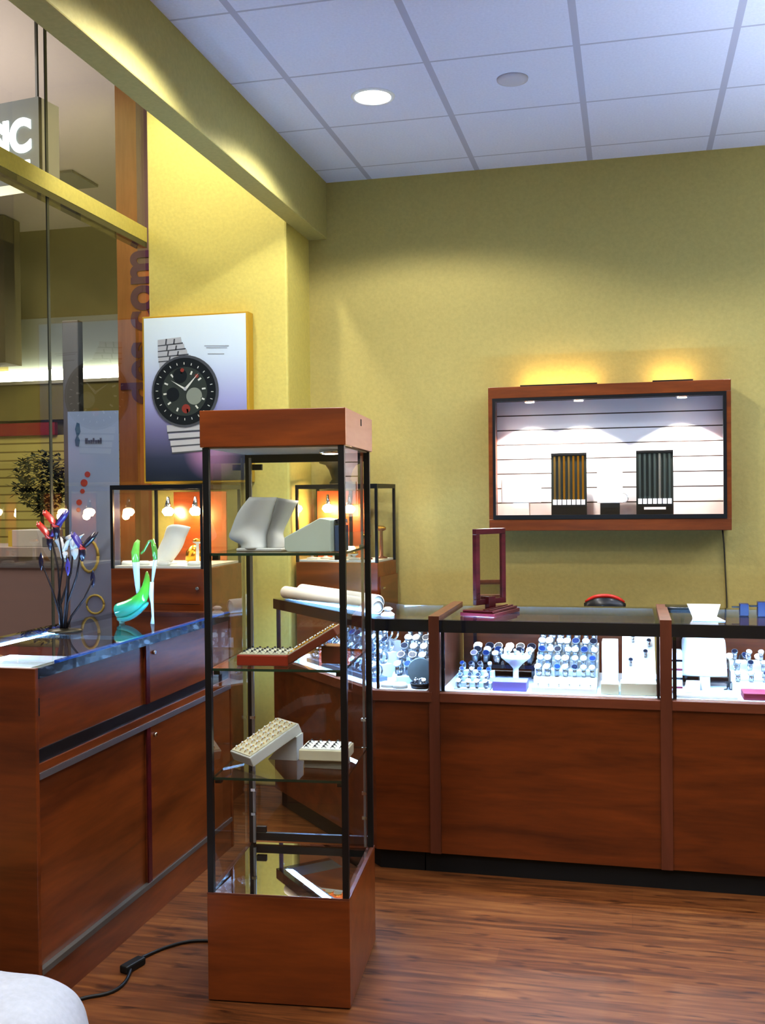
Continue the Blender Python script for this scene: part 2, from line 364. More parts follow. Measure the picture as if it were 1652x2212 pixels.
ink = plain('banner dark ink', (70, 74, 104), .6); teal = plain('banner teal ink', (58, 96, 128), .6); redi = plain('banner red ink', (170, 70, 62), .6); yi = plain('banner gold ink', (178, 160, 90), .6)
q = MB()
q.prism_y([(-.10, 1.855), (-.082, 1.85), (-.076, 1.885), (-.086, 1.905), (-.072, 1.93), (-.078, 1.975), (-.092, 1.98), (-.102, 1.945), (-.094, 1.91), (-.104, 1.885)], -.004, -.0022)
q.build('emblem', teal, bn)
q = MB(); xx = -.045
for wv, hv in ((.018, .03), (.012, .018), (.014, .02), (.012, .03), (.016, .018), (.012, .02), (.013, .03)):
    q.box(xx, xx + wv - .003, -.005, -.003, 1.865, 1.865 + hv); xx += wv
q.build('script', ink, bn)
for px_, pz, r_ in ((-.035, 1.70, .016), (-.055, 1.655, .02), (-.065, 1.61, .013), (-.085, 1.55, .016), (-.09, 1.51, .012)): MB().lathe([(r_, 0), (r_, .002)], 14, (px_, -.002, pz), ax='y').build('earring_print', redi, bn)
q = MB().tube([(-.03 + .05 * math.cos(t * .42), -.004, 1.26 + .085 * math.sin(t * .42)) for t in range(16)], .008, 6); q.build('bracelet_print', yi, bn)
q = MB().tube([(.0 + .05 * math.cos(t * .42), -.004, 1.0 + .05 * math.sin(t * .42)) for t in range(16)], .006, 6); q.build('ring_print', yi, bn)
# potted ficus
fx = thing('potted_ficus', 'dark green bushy ficus behind the mall counter', 'plant', (-6.35, 10.2, 0))
MB().lathe([(.16, 0), (.2, .35), (.19, .36)], 20).build('pot', plain('pot', (70, 60, 56), .6), fx)
MB().tube([(0, 0, .3), (.02, 0, .9), (-.01, .01, 1.4), (0, 0, 1.75)], [.025, .022, .018, .01]).build('trunk', M['bark'], fx)
q = MB(); rnd = random.Random(3)
for k in range(1600):
    u_, t_ = rnd.uniform(-1, 1), rnd.uniform(0, 6.283); rr = rnd.uniform(.3, 1) ** .5
    x_, y_, z_ = rr * .34 * math.sqrt(1 - u_ * u_) * math.cos(t_), rr * .3 * math.sqrt(1 - u_ * u_) * math.sin(t_), 1.78 + rr * .36 * u_
    if z_ < 1.66: x_ *= .35 + .65 * (z_ - 1.40) / .26
    a = rnd.uniform(0, 6.28); e = rnd.uniform(-.6, .6); L_ = .085
    d = Vector((math.cos(a) * math.cos(e), math.sin(a) * math.cos(e), math.sin(e))); s_ = d.cross(Vector((0, 0, 1))).normalized() * .018
    p = Vector((x_, y_, z_)); q.add([p, p + d * L_ / 2 + s_, p + d * L_, p + d * L_ / 2 - s_], [(0, 1, 2, 3)])
q.build('foliage', M['leaf'], fx)
# mall counter
mk = thing('mall_counter', 'long mauve grey service counter out in the mall', 'counter', (-5.2, 8.0, 0))
km = plain('mauve counter front', (128, 108, 104), .5)
MB().box(-1.4, .92, 0, .8, .14, 1.08).build('counter_body', km, mk)
MB().box(-1.44, .95, -.04, .84, 1.08, 1.16).build('countertop', plain('counter edge pale', (150, 138, 132), .4), mk)
MB().box(-1.4, .92, .03, .77, 0, .14).build('kick_board', plain('counter kick', (70, 40, 38), .6), mk)
MB().box(-1.42, .93, -.02, .0, .98, 1.02).build('groove_trim', plain('counter trim', (84, 74, 74), .5), mk)
tag(MB().box(-5.35, -5.02, 8.1, 8.4, 1.16, 1.31).build('carton', plain('pale carton', (172, 166, 158), .6), bevel=.005), 'pale box on the mall counter beside the ficus', 'box')
tag(MB().box(-5.0, -4.72, 8.02, 8.2, 1.16, 1.25).build('card_terminal', plain('grey device', (84, 78, 74), .5), bevel=.005), 'dark grey box on the mall counter behind the flower sculpture', 'box')
tag(MB().box(-5.42, -5.34, 8.15, 8.22, 1.16, 1.30).build('yellow_packet', plain('yellow packet', (176, 160, 60), .6)), 'small yellow packet on the mall counter', 'packet')

# ------------------------------------------------------------------ showcases
def W(o, par):                                   # part modelled in room coordinates under an unrotated thing
    o.location = -Vector(par.location); return o

def showcase(name, label, x0, x1, post_w=.044):
    t = thing(name, label, 'showcase', (x0, 4.15, 0), group='long run of lit jewellery showcases')
    def P(mb, nm, mat, **k): return W(mb.build(nm, mat, t, **k), t)
    P(MB().box(x0, x1 + post_w, 4.176, 4.72, 0, .085), 'kick_board', M['blacksoft'])
    P(MB().box(x0, x1, 4.15, 4.17, .085, .712), 'front_panel', M['wood'])
    P(MB().box(x0, x1, 4.17, 4.74, .085, .10), 'bottom_panel', M['wood'])
    P(MB().box(x0, x1, 4.138, 4.172, .712, .752), 'sill', M['edge'], bevel=.003)
    P(MB().box(x0, x1, 4.172, 4.73, .738, .755), 'deck', M['deck'])
    for k in range(2):
        xm = (x0 + x1) / 2
        a, b_ = (x0 + .01, xm + .01) if k == 0 else (xm - .01, x1 - .01)
        P(MB().box(a, b_, 4.715 + .015 * k, 4.727 + .015 * k, .12, 1.015), 'sliding_door', M['wood'])
    P(MB().box(x0, x1, 4.143, 4.178, 1.0, 1.05).box(x0, x1, 4.715, 4.755, 1.015, 1.05).box(x0, x0 + .016, 4.178, 4.715, 1.03, 1.05).box(x1 - .016, x1, 4.178, 4.715, 1.03, 1.05)
      .box(x0 + .004, x0 + .018, 4.16, 4.174, .755, 1.0).box(x0 + .06, x0 + .075, 4.69, 4.71, .755, 1.02).box(x1 - .012, x1 - .002, 4.16, 4.17, .755, 1.0), 'frame', M['navy'])
    P(MB().quad((x0, 4.158, .755), (x1, 4.158, .755), (x1, 4.158, 1.0), (x0, 4.158, 1.0)), 'front_glass', M['glassfront'])
    P(MB().quad((x0, 4.145, 1.0535), (x1, 4.145, 1.0535), (x1, 4.75, 1.0535), (x0, 4.75, 1.0535)), 'top_glass', M['glasst'])
    P(MB().box(x0 + .02, x1 - .02, 4.186, 4.214, .999, 1.006), 'light_strip', M['led'])
    P(MB().box(x1, x1 + post_w, 4.142, 4.76, .0851, 1.066), 'end_panel', M['edgez'])
    return t
showcase('showcase', 'lit showcase between the two wooden posts, under the standing mirror', -.765, .112)
showcase('showcase', 'lit showcase right of the second wooden post, folded white card on top', .156, 1.03)

# corner showcase with the angled glass front
PA = [(-.81, 4.15), (-1.04, 4.15), (-1.765, 4.93), (-1.457, 5.216), (-1.02, 4.75), (-.81, 4.75)]
def inset(poly, d):
    n = len(poly); out = []
    for i in range(n):
        p0, p1, p2 = Vector(poly[i - 1]), Vector(poly[i]), Vector(poly[(i + 1) % n])
        a = (p1 - p0).normalized(); b_ = (p2 - p1).normalized()
        na, nb = Vector((a.y, -a.x)), Vector((b_.y, -b_.x))   # clockwise polygon: inward normals
        m_ = na + nb; m_ = m_ / m_.dot(na)
        out.append(tuple(p1 + m_ * d))
    return out
cs = thing('corner_showcase', 'angled corner showcase with white rolls lying on its glass top', 'showcase', (-1.1, 4.6, 0), group='long run of lit jewellery showcases')
def P(mb, nm, mat, **k): return W(mb.build(nm, mat, cs, **k), cs)
IN = inset(PA, .02)
P(MB().prism(inset(PA, .026), 0, .085).box(-.84, -.765, 4.176, 4.72, 0, .0849), 'kick_board', M['blacksoft'])
P(MB().prism(PA, .085, .712), 'cabinet', M['wood'])
P(MB().prism(inset(PA, -.012), .712, .752), 'sill', M['edge'])
P(MB().prism(inset(PA, .012), .7521, .7555), 'deck', M['deck'])
q = MB(); n = len(PA)
IB = inset(PA, .034)
for i in range(n):
    j = (i + 1) % n
    q.prism([PA[i], PA[j], IB[j], IB[i]], 1.0, 1.05)
for i in (2, 3):
    x_, y_ = IN[i]; q.box(x_ - .008, x_ + .008, y_ - .008, y_ + .008, .755, 1.0)
x_, y_ = IN[1]; q.box(x_ - .006, x_ + .006, y_ - .006, y_ + .006, .755, 1.0)
P(q, 'frame', M['navy'])
q = MB()
for i in (0, 1, 2):
    a, b_ = inset(PA, .01)[i], inset(PA, .01)[i + 1]
    q.quad((*a, .755), (*b_, .755), (*b_, 1.0), (*a, 1.0))
P(q, 'front_glass', M['glassfront'])
P(MB().add([(x, y, 1.0535) for x, y in PA], [tuple(range(6))]), 'top_glass', M['glasst'])
i3, i4 = inset(PA, .02)[3], inset(PA, .02)[4]
P(MB().quad((*i3, .755), (*i4, .755), (*i4, 1.0), (*i3, 1.0)).quad((*i4, .755), (-.81, 4.73, .755), (-.81, 4.73, 1.0), (*i4, 1.0)), 'back_panel', M['wood'])
L0, L1 = inset(PA, .04), inset(PA, .065)
q = MB()
for i in (0, 1): q.prism([L0[i], L0[i + 1], L1[i + 1], L1[i]], .999, 1.005)
P(q, 'light_strip', M['led'])
P(MB().box(-.809, -.765, 4.142, 4.76, .0851, 1.066), 'end_panel', M['edgez'])

# staff-side counter at the left
lc = thing('display_counter', 'cherry wood counter with locked doors facing us, topped by green ornament', 'display counter', (-2.0, 3.5, 0))
def P(mb, nm, mat, par=lc, **k):
    o = mb.build(nm, mat, par, **k)
    if par is lc: W(o, lc)
    return o
xa, xb, y0, y1, ym = -2.285, -1.74, 2.755, 4.28, 3.487
P(MB().box(xa, xb + .003, y0 - .018, y0, 0, 1.052), 'end_panel', M['wood'], bevel=.002)
P(MB().box(xa, xb + .003, y1, y1 + .018, 0, 1.052), 'end_panel', M['wood'], bevel=.002)
P(MB().box(xa + .02, xb - .001, y0, y1, 0, .118), 'kick_board', M['woody'])
P(MB().box(xa, xa + .02, y0, y1, .0, .75), 'customer_side_panel', M['woody'])
P(MB().box(xa + .02, xb - .03, y0, y1, .738, .752), 'deck', M['deck'])
P(MB().box(xb - .022, xb, y0, y1, .732, .758), 'rail', M['woody'])
P(MB().box(xb - .03, xb - .008, y0, y1, .758, .80), 'door_track', M['black'])
P(MB().box(xb - .02, xb + .004, y0, y1, .712, .732), 'metal_strip', M['alu'])
P(MB().box(xb - .02, xb + .004, y0, y1, .118, .136), 'metal_strip', plain('dull metal', (120, 116, 108), .45, metal=.7))
lock = lambda par, y, z: MB().lathe([(.008, 0), (.008, .008), (.006, .010)], 14, (0, 0, 0), ax='x').build('lock', M['chrome'], par)
for k, (a, b_) in enumerate(((y0 + .008, ym + .012), (ym - .012, y1 - .006))):
    dx = -.012 * (1 - k)
    d = P(MB().box(xb - .014 + dx, xb - .002 + dx, a, b_, .80, 1.018), 'upper_door', M['woody'])
    if k: l_ = lock(d, 0, 0); l_.location = (xb - .002, ym + .045, .985)
    else: MB().box(xb - .0139, xb - .0125, a + .012, a + .022, .90, .955).build('finger_pull', M['black'], d)
    d = P(MB().box(xb - .014 + dx, xb - .002 + dx, a, b_, .136, .712), 'lower_door', M['woody'])
    if k: l_ = lock(d, 0, 0); l_.location = (xb - .002, ym + .045, .675)
    P(MB().box(xb - .006, xb - .0005, ym - .016, ym + .012, .80 if k else .136, 1.018 if k else .712), 'door_edge', M['burg'])
P(MB().box(xb - .03, xb + .002, y0, y1, 1.018, 1.05).box(xa, xa + .02, y0, y1, 1.03, 1.05).box(xa + .02, xb - .03, y1 - .02, y1, 1.03, 1.05).box(xa + .02, xb - .03, ym - .008, ym + .008, 1.035, 1.05).box(xa, xa + .014, y0, y0 + .014, .75, 1.03).box(xa, xa + .014, y1 - .014, y1, .75, 1.03), 'frame', M['navy'])
eg, nt, b = base('glass edge painted blue glow'); b.inputs['Base Color'].default_value = lin((34, 84, 168)); b.inputs['Roughness'].default_value = .15; b.inputs['Coat Weight'].default_value = .6; b.inputs['Emission Color'].default_value = lin((40, 96, 200)); b.inputs['Emission Strength'].default_value = .10
P(MB().box(xb - .016, xb + .0025, y0 + .12, y1, 1.0501, 1.0565), 'glass_edge_glow', eg)  # blue LED glow on the pane edge, painted as colour and faint emission
P(MB().quad((xa, y0, 1.0535), (xb + .002, y0, 1.0535), (xb + .002, y1, 1.0535), (xa, y1, 1.0535)), 'top_glass', M['glasst'])
P(MB().quad((xa + .006, y0, .75), (xa + .006, y1, .75), (xa + .006, y1, 1.03), (xa + .006, y0, 1.03)), 'front_glass', M['glassfront'])
P(MB().box(xa + .022, xa + .034, y0 + .03, ym + .3, 1.024, 1.029), 'light_strip', M['led'])
P(MB().box(xb - .05, xb - .036, y0 + .03, ym + .3, 1.024, 1.029), 'light_strip', M['led'])

# ------------------------------------------------------------------ tower showcase
TW, TD, TR = .448, .49, R(5)
tw = thing('tower_showcase', 'tall narrow glass tower showcase with cherry wood base and cap', 'tower showcase', (-1.2803, 2.941, 0), TR)
tw.matrix_world = Matrix.Translation((-1.2803, 2.941, 0)) @ Matrix.Rotation(TR, 4, 'Z')
def TP(mb, nm, mat, par=None, **k): return mb.build(nm, mat, par or tw, **k)
TP(MB().box(0, TW, 0, TD, .004, .333), 'base', M['woodb'], bevel=.002)
TP(MB().box(0, TW, 0, .004, .3335, .338).box(TW - .012, TW, .004, TD, .3335, .338).box(0, .012, .004, TD, .3335, .338), 'base_edge', M['edge'])
TP(MB().quad((.012, .005, .3362), (TW - .012, .005, .3362), (TW - .012, TD - .01, .3362), (.012, TD - .01, .3362)), 'mirror_deck', M['mirror'])
cap = TP(MB().box(-.004, TW + .004, -.004, TD + .004, 1.715, 1.828), 'cap', M['woodb'], bevel=.002)
MB().box(TW + .004, TW + .0052, -.003, TD + .003, 1.716, 1.827).build('side_sheen', wood('painted salmon sheen', (226, 176, 146), (240, 196, 168), 'y', rough=.4, coat=.1), cap)  # sheen on the cap's right side, painted as a paler salmon colour
MB().box(TW + .0052, TW + .0062, .26, .275, 1.79, 1.812).build('vent_slot', M['blacksoft'], cap)
TP(MB().box(.01, TW - .01, .01, TD - .01, 1.711, 1.716), 'cap_lining', M['whitegrey'])
pu = TP(MB().lathe([(.032, 1.698), (.036, 1.700), (.036, 1.711)], 24, (.365, .20, 0)), 'puck_light', M['chrome'])
MB().lathe([(.026, 1.6965), (.026, 1.6972)], 20, (.365, .20, 0)).build('lens', emit('puck lens', (255, 236, 214), 14), pu)
pw = .019
for x_, y_, nm in ((.002, .002, 'p'), (TW - pw - .002, .002, 'p'), (.002, TD - pw - .002, 'p'), (TW - pw - .002, TD - pw - .002, 'p')):
    TP(MB().box(x_, x_ + pw, y_, y_ + pw, .338, 1.714), 'post', M['black'])
TP(MB().box(pw, TW - pw, TD - .018, TD - .004, .345, .372), 'door_rail', M['black'])
dr = TP(MB().box(pw, TW - pw, TD - .018, TD - .004, 1.683, 1.711), 'door_rail', M['black'])
for z_ in (.385, 1.665): MB().box(.03, .065, TD - .03, TD - .016, z_ - .008, z_ + .012).build('door_clip', M['black'], dr)
for x_ in (.0225, TW - .03):
    st = TP(MB().box(x_, x_ + .008, TD - .045, TD - .034, .345, 1.70), 'shelf_standard', M['alu'])
    for z_ in (.46, .545, .70, .80, 1.04, 1.40): MB().box(x_ - .004, x_ + .012, TD - .056, TD - .045, z_ - .016, z_ - .006).build('shelf_clip', M['chrome'], st)
for x_ in (.012, TW - .012): TP(MB().quad((x_, .02, .338), (x_, TD - .02, .338), (x_, TD - .02, 1.712), (x_, .02, 1.712)), 'side_glass', M['glass'])
for y_ in (.012,): TP(MB().quad((.02, y_, .338), (TW - .02, y_, .338), (TW - .02, y_, 1.712), (.02, y_, 1.712)), 'front_glass', M['glass'])
TP(MB().quad((.02, TD - .01, .372), (TW - .02, TD - .01, .372), (TW - .02, TD - .01, 1.683), (.02, TD - .01, 1.683)), 'glass_door', M['glass'])
SZ = (1.388, 1.031, .692)
for z_ in SZ:
    q = MB(); a, b_, c, d, e, h = .016, TW - .016, .018, TD - .03, z_ - .008, z_
    q.quad((a, c, h), (b_, c, h), (b_, d, h), (a, d, h), 0)
    q.quad((a, c, e), (b_, c, e), (b_, c, h), (a, c, h), 1).quad((a, d, e), (b_, d, e), (b_, d, h), (a, d, h), 1).quad((a, c, e), (a, d, e), (a, d, h), (a, c, h), 1).quad((b_, c, e), (b_, d, e), (b_, d, h), (b_, c, h), 1)
    sh = TP(q, 'glass_shelf', [M['shelf'], M['shelfedge']])
    MB().box(.0205, .04, .03, .05, z_ - .022, z_ - .0085).build('shelf_bracket', M['black'], sh)
    MB().box(TW - .04, TW - .0205, .03, .05, z_ - .022, z_ - .0085).build('shelf_bracket', M['black'], sh)
l = bpy.data.lights.new('puck', 'SPOT'); l.energy = 7; l.spot_size = R(110); l.spot_blend = .6; l.color = (1, .9, .78); l.shadow_soft_size = .025
o = bpy.data.objects.new('puck', l); COL.objects.link(o); o.location = tw.matrix_world @ Vector((.365, .20, 1.69))

# ---- items on the tower shelves
def petal(left, right, bulge, y, nv=14, nu=10):
    def interp(c, t):
        t *= len(c) - 1; i = min(int(t), len(c) - 2); u_ = t - i
        p = [c[max(i - 1, 0)], c[i], c[i + 1], c[min(i + 2, len(c) - 1)]]
        return tuple(.5 * (2 * p[1][k] + (p[2][k] - p[0][k]) * u_ + (2 * p[0][k] - 5 * p[1][k] + 4 * p[2][k] - p[3][k]) * u_ ** 2 + (3 * p[1][k] - p[0][k] - 3 * p[2][k] + p[3][k]) * u_ ** 3) for k in (0, 1))
    P_ = []
    for j in range(nv + 1):
        v = j / nv; l_, r_ = interp(left, v), interp(right, v); row = []
        for i in range(nu + 1):
            u_ = i / nu
            row.append((l_[0] + (r_[0] - l_[0]) * u_, y - bulge * math.sin(math.pi * u_) * (1 - .3 * v) + .03 * v, l_[1] + (r_[1] - l_[1]) * u_))
        P_.append(row)
    return P_
bz = SZ[0]
nb_ = thing('necklace_bust', 'pale grey necklace bust of two curved petals on top glass shelf', 'necklace bust', (-1.15, 3.12, bz))
def BW(mb, nm, mat, **k):
    o = mb.build(nm, mat, nb_, **k); o.location = (1.15, -3.12, -bz); return o
BW(MB().grid(petal([(-1.213, bz + .008), (-1.222, bz + .024), (-1.259, bz + .042), (-1.254, bz + .07), (-1.232, bz + .125), (-1.195, bz + .172)], [(-1.13, bz + .008), (-1.133, bz + .05), (-1.12, bz + .10), (-1.105, bz + .172)], .035, 3.10)), 'neck_form', M['whitegrey'], solid=.006)
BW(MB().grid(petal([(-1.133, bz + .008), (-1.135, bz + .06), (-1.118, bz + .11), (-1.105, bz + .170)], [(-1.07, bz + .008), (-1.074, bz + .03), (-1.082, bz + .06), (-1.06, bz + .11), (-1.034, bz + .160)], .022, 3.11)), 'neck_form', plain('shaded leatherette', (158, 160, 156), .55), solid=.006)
BW(MB().prism([(-1.222, 3.07), (-1.07, 3.07), (-1.06, 3.16), (-1.225, 3.16)], bz + .0005, bz + .010), 'base', M['whitegrey'], bevel=.003)
wedge = MB().prism_y([(-1.046, bz + .012), (-1.036, bz + .0005), (-.896, bz + .0005), (-.896, bz + .10), (-.93, bz + .106), (-1.046, bz + .046)], 3.03, 3.13).build('display_ramp', plain('pale green white card', (190, 204, 190), .6), bevel=.003)
tag(wedge, 'pale sloping display ramp at the right of the top glass shelf', 'display ramp')
bb = thing('gift_box', 'small blue box with crumpled silver wrap behind the pale ramp', 'box', (-.884, 3.10, bz))
MB().box(-.0115, .0185, -.03, .03, .0005, .082).build('box_body', plain('blue card', (62, 84, 118), .5), bb, bevel=.002)
q = MB(); rnd = random.Random(5); P_ = []
for j in range(9): P_.append([(-.0115 + .005 * i, -.03 + .0075 * j, .083 + rnd.uniform(0, .022)) for i in range(7)])
q.grid(P_, smooth=False).build('foil_wrap', M['silver'], bb)

def ring_mesh(name, metal, stone):
    q = MB(); n_ = 12
    P_ = []
    for k in range(n_ + 1):
        a = 2 * math.pi * k / n_; P_.append([(.0085 * math.cos(a) + .0013 * math.cos(b_) * math.cos(a), .0013 * math.sin(b_), .0085 * math.sin(a) + .0013 * math.cos(b_) * math.sin(a)) for b_ in (0, 1.57, 3.14, 4.71, 6.283)])
    q.grid(P_, 0)
    q.lathe([(.0015, .008), (.004, .0105), (.0032, .0125)], 8, mi=1, smooth=False)
    o = q.build(name, [metal, stone]); return o
stone = plain('pale stone', (228, 232, 240), .08, coat=1); stoned = plain('dark stone', (30, 40, 66), .1, coat=1)
rings = {'g': ring_mesh('ring', M['gold'], stone), 's': ring_mesh('ring', M['silver'], stoned)}
used = set()
def place_ring(kind, mat4, label, group):
    src = rings[kind]
    o = src if kind not in used else src.copy()
    if kind in used: COL.objects.link(o)
    used.add(kind)
    o.matrix_world = mat4; return tag(o, label, 'ring', group)
def tray(name, label, L_, D_, H_, m, mat, slabmat, rows, cols, kind, rl, rg):
    t = thing(name, label, 'ring tray'); t.matrix_world = m
    MB().box(-L_ / 2, L_ / 2, -D_ / 2, D_ / 2, 0, H_).build('tray_body', mat, t, bevel=.003)
    MB().box(-L_ / 2 + .006, L_ / 2 - .006, -D_ / 2 + .006, D_ / 2 - .006, H_ - .002, H_ + .003).build('foam_pad', slabmat, t)
    for i in range(cols):
        for j in range(rows):
            x_ = -L_ / 2 + .02 + (L_ - .04) * i / max(1, cols - 1); y_ = -D_ / 2 + .02 + (D_ - .04) * j / max(1, rows - 1)
            place_ring(kind, m @ Matrix.Translation((x_, y_, H_ - .0005)) @ Matrix.Rotation(R(8), 4, 'X'), rl, rg)
    return t
T = Matrix.Translation; RZ = lambda a: Matrix.Rotation(R(a), 4, 'Z'); RY = lambda a: Matrix.Rotation(R(a), 4, 'Y'); RX = lambda a: Matrix.Rotation(R(a), 4, 'X')
foam = plain('cream foam', (196, 196, 172), .8)
tray('ring_tray', 'flat red orange ring tray at the left of the middle glass shelf', .165, .13, .034, T((-1.125, 3.085, SZ[1] + .001)) @ RZ(4), M['redbox'], foam, 4, 6, 's', 'small ring standing in the flat red orange tray', 'rings in the flat red orange tray')
tray('ring_tray', 'red brown ring tray propped up steeply on a small box', .185, .12, .026, T((-.965, 3.10, SZ[1] + .052)) @ RZ(4) @ RY(-31), M['brownbox'], foam, 3, 6, 'g', 'small ring in the propped up red brown tray', 'rings in the propped red brown tray')
tag(MB().box(-.952, -.885, 3.10, 3.17, SZ[1] + .001, SZ[1] + .056).build('jewel_box', M['brownbox'], bevel=.003), 'small red brown box under the propped tray on the middle shelf', 'box')
mt = T((-1.155, 3.16, SZ[2] + .055)) @ RZ(52) @ RY(-24)
tray('ring_tray', 'white ring tray tilted up at the left of the lowest glass shelf', .205, .125, .034, mt, M['whitegrey'], M['cream'], 4, 8, 'g', 'small gold ring in the tilted white tray', 'rings in the tilted white tray')
tag(MB().prism_y([(-1.17, SZ[2] + .0005), (-1.07, SZ[2] + .0005), (-1.07, SZ[2] + .078), (-1.10, SZ[2] + .078)], 3.2, 3.27).build('tray_support', M['whitegrey']), 'white wedge holding up the tilted white ring tray', 'tray support')
tray('ring_tray', 'level white ring tray at the right of the lowest glass shelf', .155, .12, .034, T((-.955, 3.16, SZ[2] + .030)) @ RZ(4), M['cream'], M['white'], 4, 5, 's', 'small dark ring in the level white tray', 'rings in the level white tray')
tag(MB().box(-1.02, -.89, 3.12, 3.21, SZ[2] + .0005, SZ[2] + .0295).build('reflection_block', plain('grey tray reflection', (150, 150, 138), .6), bevel=.002), 'grey block imitating the reflection under the level white ring tray', 'block')  # grey block put in for the tray's reflection in the shelf glass

# ------------------------------------------------------------------ small square cases behind
def tower_case(label, loc, rot, w, d, zp, zt, knob_side):
    t = thing('pedestal_case', label, 'display case', loc, rot)
    mw = T(loc) @ Matrix.Rotation(rot, 4, 'Z')
    MB().box(0, w, 0, d, 0, zp).build('pedestal', M['woodb'], t, bevel=.003)
    q = MB(); b_ = .014
    for x_ in (0, w - b_):
        for y_ in (0, d - b_): q.box(x_, x_ + b_, y_, y_ + b_, zp, zt)
    for x_ in (0, w - b_): q.box(x_, x_ + b_, b_, d - b_, zt - .022, zt)
    for y_ in (0, d - b_): q.box(b_, w - b_, y_, y_ + b_, zt - .022, zt)
    q.build('frame', M['black'], t)
    q = MB()
    q.quad((b_, .006, zp), (w - b_, .006, zp), (w - b_, .006, zt - .01), (b_, .006, zt - .01)).quad((w - .006, b_, zp), (w - .006, d - b_, zp), (w - .006, d - b_, zt - .01), (w - .006, b_, zt - .01)).quad((.006, b_, zp), (.006, d - b_, zp), (.006, d - b_, zt - .01), (.006, b_, zt - .01))
    q.build('glass_pane', M['glass'], t)
    MB().quad((b_, b_, zt - .004), (w - b_, b_, zt - .004), (w - b_, d - b_, zt - .004), (b_, d - b_, zt - .004)).build('top_glass', M['glass'], t)
    MB().box(.012, w - .012, .012, d - .012, zp + .001, zp + .012).build('deck', M['white'], t)
    return t, mw
def halogen(t, mw, x, y, z, e):
    h = MB().lathe([(.006, z + .06), (.012, z + .03), (.02, z)], 14, (x, y, 0)).build('halogen_lamp', M['chrome'], t)
    MB().lathe([(.004, z + .004), (.026, z - .004), (.032, z - .02), (.018, z - .040)], 14, (x, y, 0)).build('bulb', M['ledwarm'], h)
    l = bpy.data.lights.new('halogen', 'POINT'); l.energy = e; l.color = (1, .72, .42); l.shadow_soft_size = .02
    o = bpy.data.objects.new('halogen', l); COL.objects.link(o); o.location = mw @ Vector((x, y - .03, z - .04))
tl, ml = tower_case('square glass case behind the green ornament, white necklace bust inside', (-2.49, 4.60, 0), 0, .49, .5, 1.222, 1.632, 1)
MB().box(.12, .30, .47, .482, 1.236, 1.60).build('sliding_panel', M['woodb'], tl)
MB().box(.30, .425, .455, .467, 1.236, 1.60).build('sliding_panel', plain('orange lacquer panel', (176, 98, 56), .4), tl)
MB().box(.285, .315, .45, .454, 1.236, 1.60).build('panel_stile', M['black'], tl)
MB().box(.02, .47, -.001, .0, 1.05, 1.052).build('drawer_seam', M['blacksoft'], tl)
MB().lathe([(.008, 0), (.008, .012)], 12, (.465, -.012, 1.13), ax='y').build('lock', M['chrome'], tl)
halogen(tl, ml, .275, .40, 1.515, 3); halogen(tl, ml, .12, .40, 1.515, 1.5)
tr_, mr = tower_case('square glass case in the corner by the back wall, over the white rolls', (-1.757, 5.280, 0), R(-6), .47, .30, 1.215, 1.632, 0)
MB().box(.015, .24, .265, .277, 1.228, 1.60).build('sliding_panel', plain('orange lacquer panel low', (188, 100, 56), .4), tr_)
MB().box(.22, .335, .25, .262, 1.228, 1.60).build('sliding_panel', bpy.data.materials['orange lacquer panel'], tr_)
MB().box(.215, .235, .244, .249, 1.228, 1.60).build('panel_stile', M['black'], tr_)
d_ = MB().box(.4701, .478, .02, .30, .62, 1.14).build('drawer', M['woody'], tr_)
MB().box(.478, .482, .05, .085, 1.075, 1.082).build('drawer_pull', M['chrome'], d_)
halogen(tr_, mr, .10, .215, 1.52, 1.3); halogen(tr_, mr, .235, .20, 1.515, 1.9)

def neckform(label, mw, h, w):
    """curved leaning neck display"""
    t = thing('necklace_bust', label, 'necklace bust'); t.matrix_world = mw
    P_ = []
    for j in range(15):
        v = j / 14; row = []
        wd_ = w * (.62 + .25 * math.sin(v * 3.0) - .1 * v + .28 * max(0, v - .7) / .3)
        lean = .05 * math.sin(v * 2.4) + .055 * v ** 3
        for i in range(11):
            u_ = -1 + i / 5; row.append((u_ * wd_ / 2 + lean, -.04 * (1 - u_ * u_) + .02 * v, h * v * (1 - .08 * u_ * u_ * v)))
        P_.append(row)
    MB().grid(P_).build('neck_form', M['white'], t, solid=.008)
    MB().lathe([(w * .42, 0), (w * .40, .008)], 20, (.02, 0, 0)).build('base', M['white'], t)
    return t
neckform('white curved necklace bust glowing inside the left square case', T((-2.315, 4.80, 1.2341)) , .20, .15)
def pedestal_stand(name, label, loc, r, h, mat, top):
    t = thing(name, label, 'jewellery stand', loc)
    MB().lathe([(r, 0), (r * .95, .006), (r * .3, .012), (r * .25, h - .012), (r * .8, h - .004), (r * .8, h)], 18).build('stand', mat, t)
    MB().lathe([(r * .75, h + .0002), (r * .8, h + .008), (r * .45, h + .016)], 18).build('jewel', top, t)
    return t
pedestal_stand('ring_stand', 'white column stand with gold piece beside the lit white bust', (-2.135, 4.84, 1.2341), .03, .11, M['white'], M['gold'])
tag(MB().lathe([(.03, 0), (.05, .01), (.045, .06), (.02, .085), (.006, .09)], 20, (-2.19, 4.93, 1.2341)).build('gold_bowl', M['gold']), 'rounded gold piece behind the lit white bust', 'gold ornament')
def bangle_pad(label, x, y, z, r):
    t = thing('bangle_pad', label, 'display pad', (x, y, z))
    MB().lathe([(r, 0), (r, .012), (r * .8, .02)], 20).build('pad', M['white'], t)
    return t
for x_, y_, lb in ((-2.45, 4.70, 'round white pad at the far left of the left square case'), (-2.36, 4.69, 'round white pad second from left in left square case'), (-2.235, 4.66, 'round white pad in front of the lit white bust'), (-2.085, 4.68, 'round white pad by the dark right post of left case')):
    bangle_pad(lb, x_, y_, 1.2341, .032)
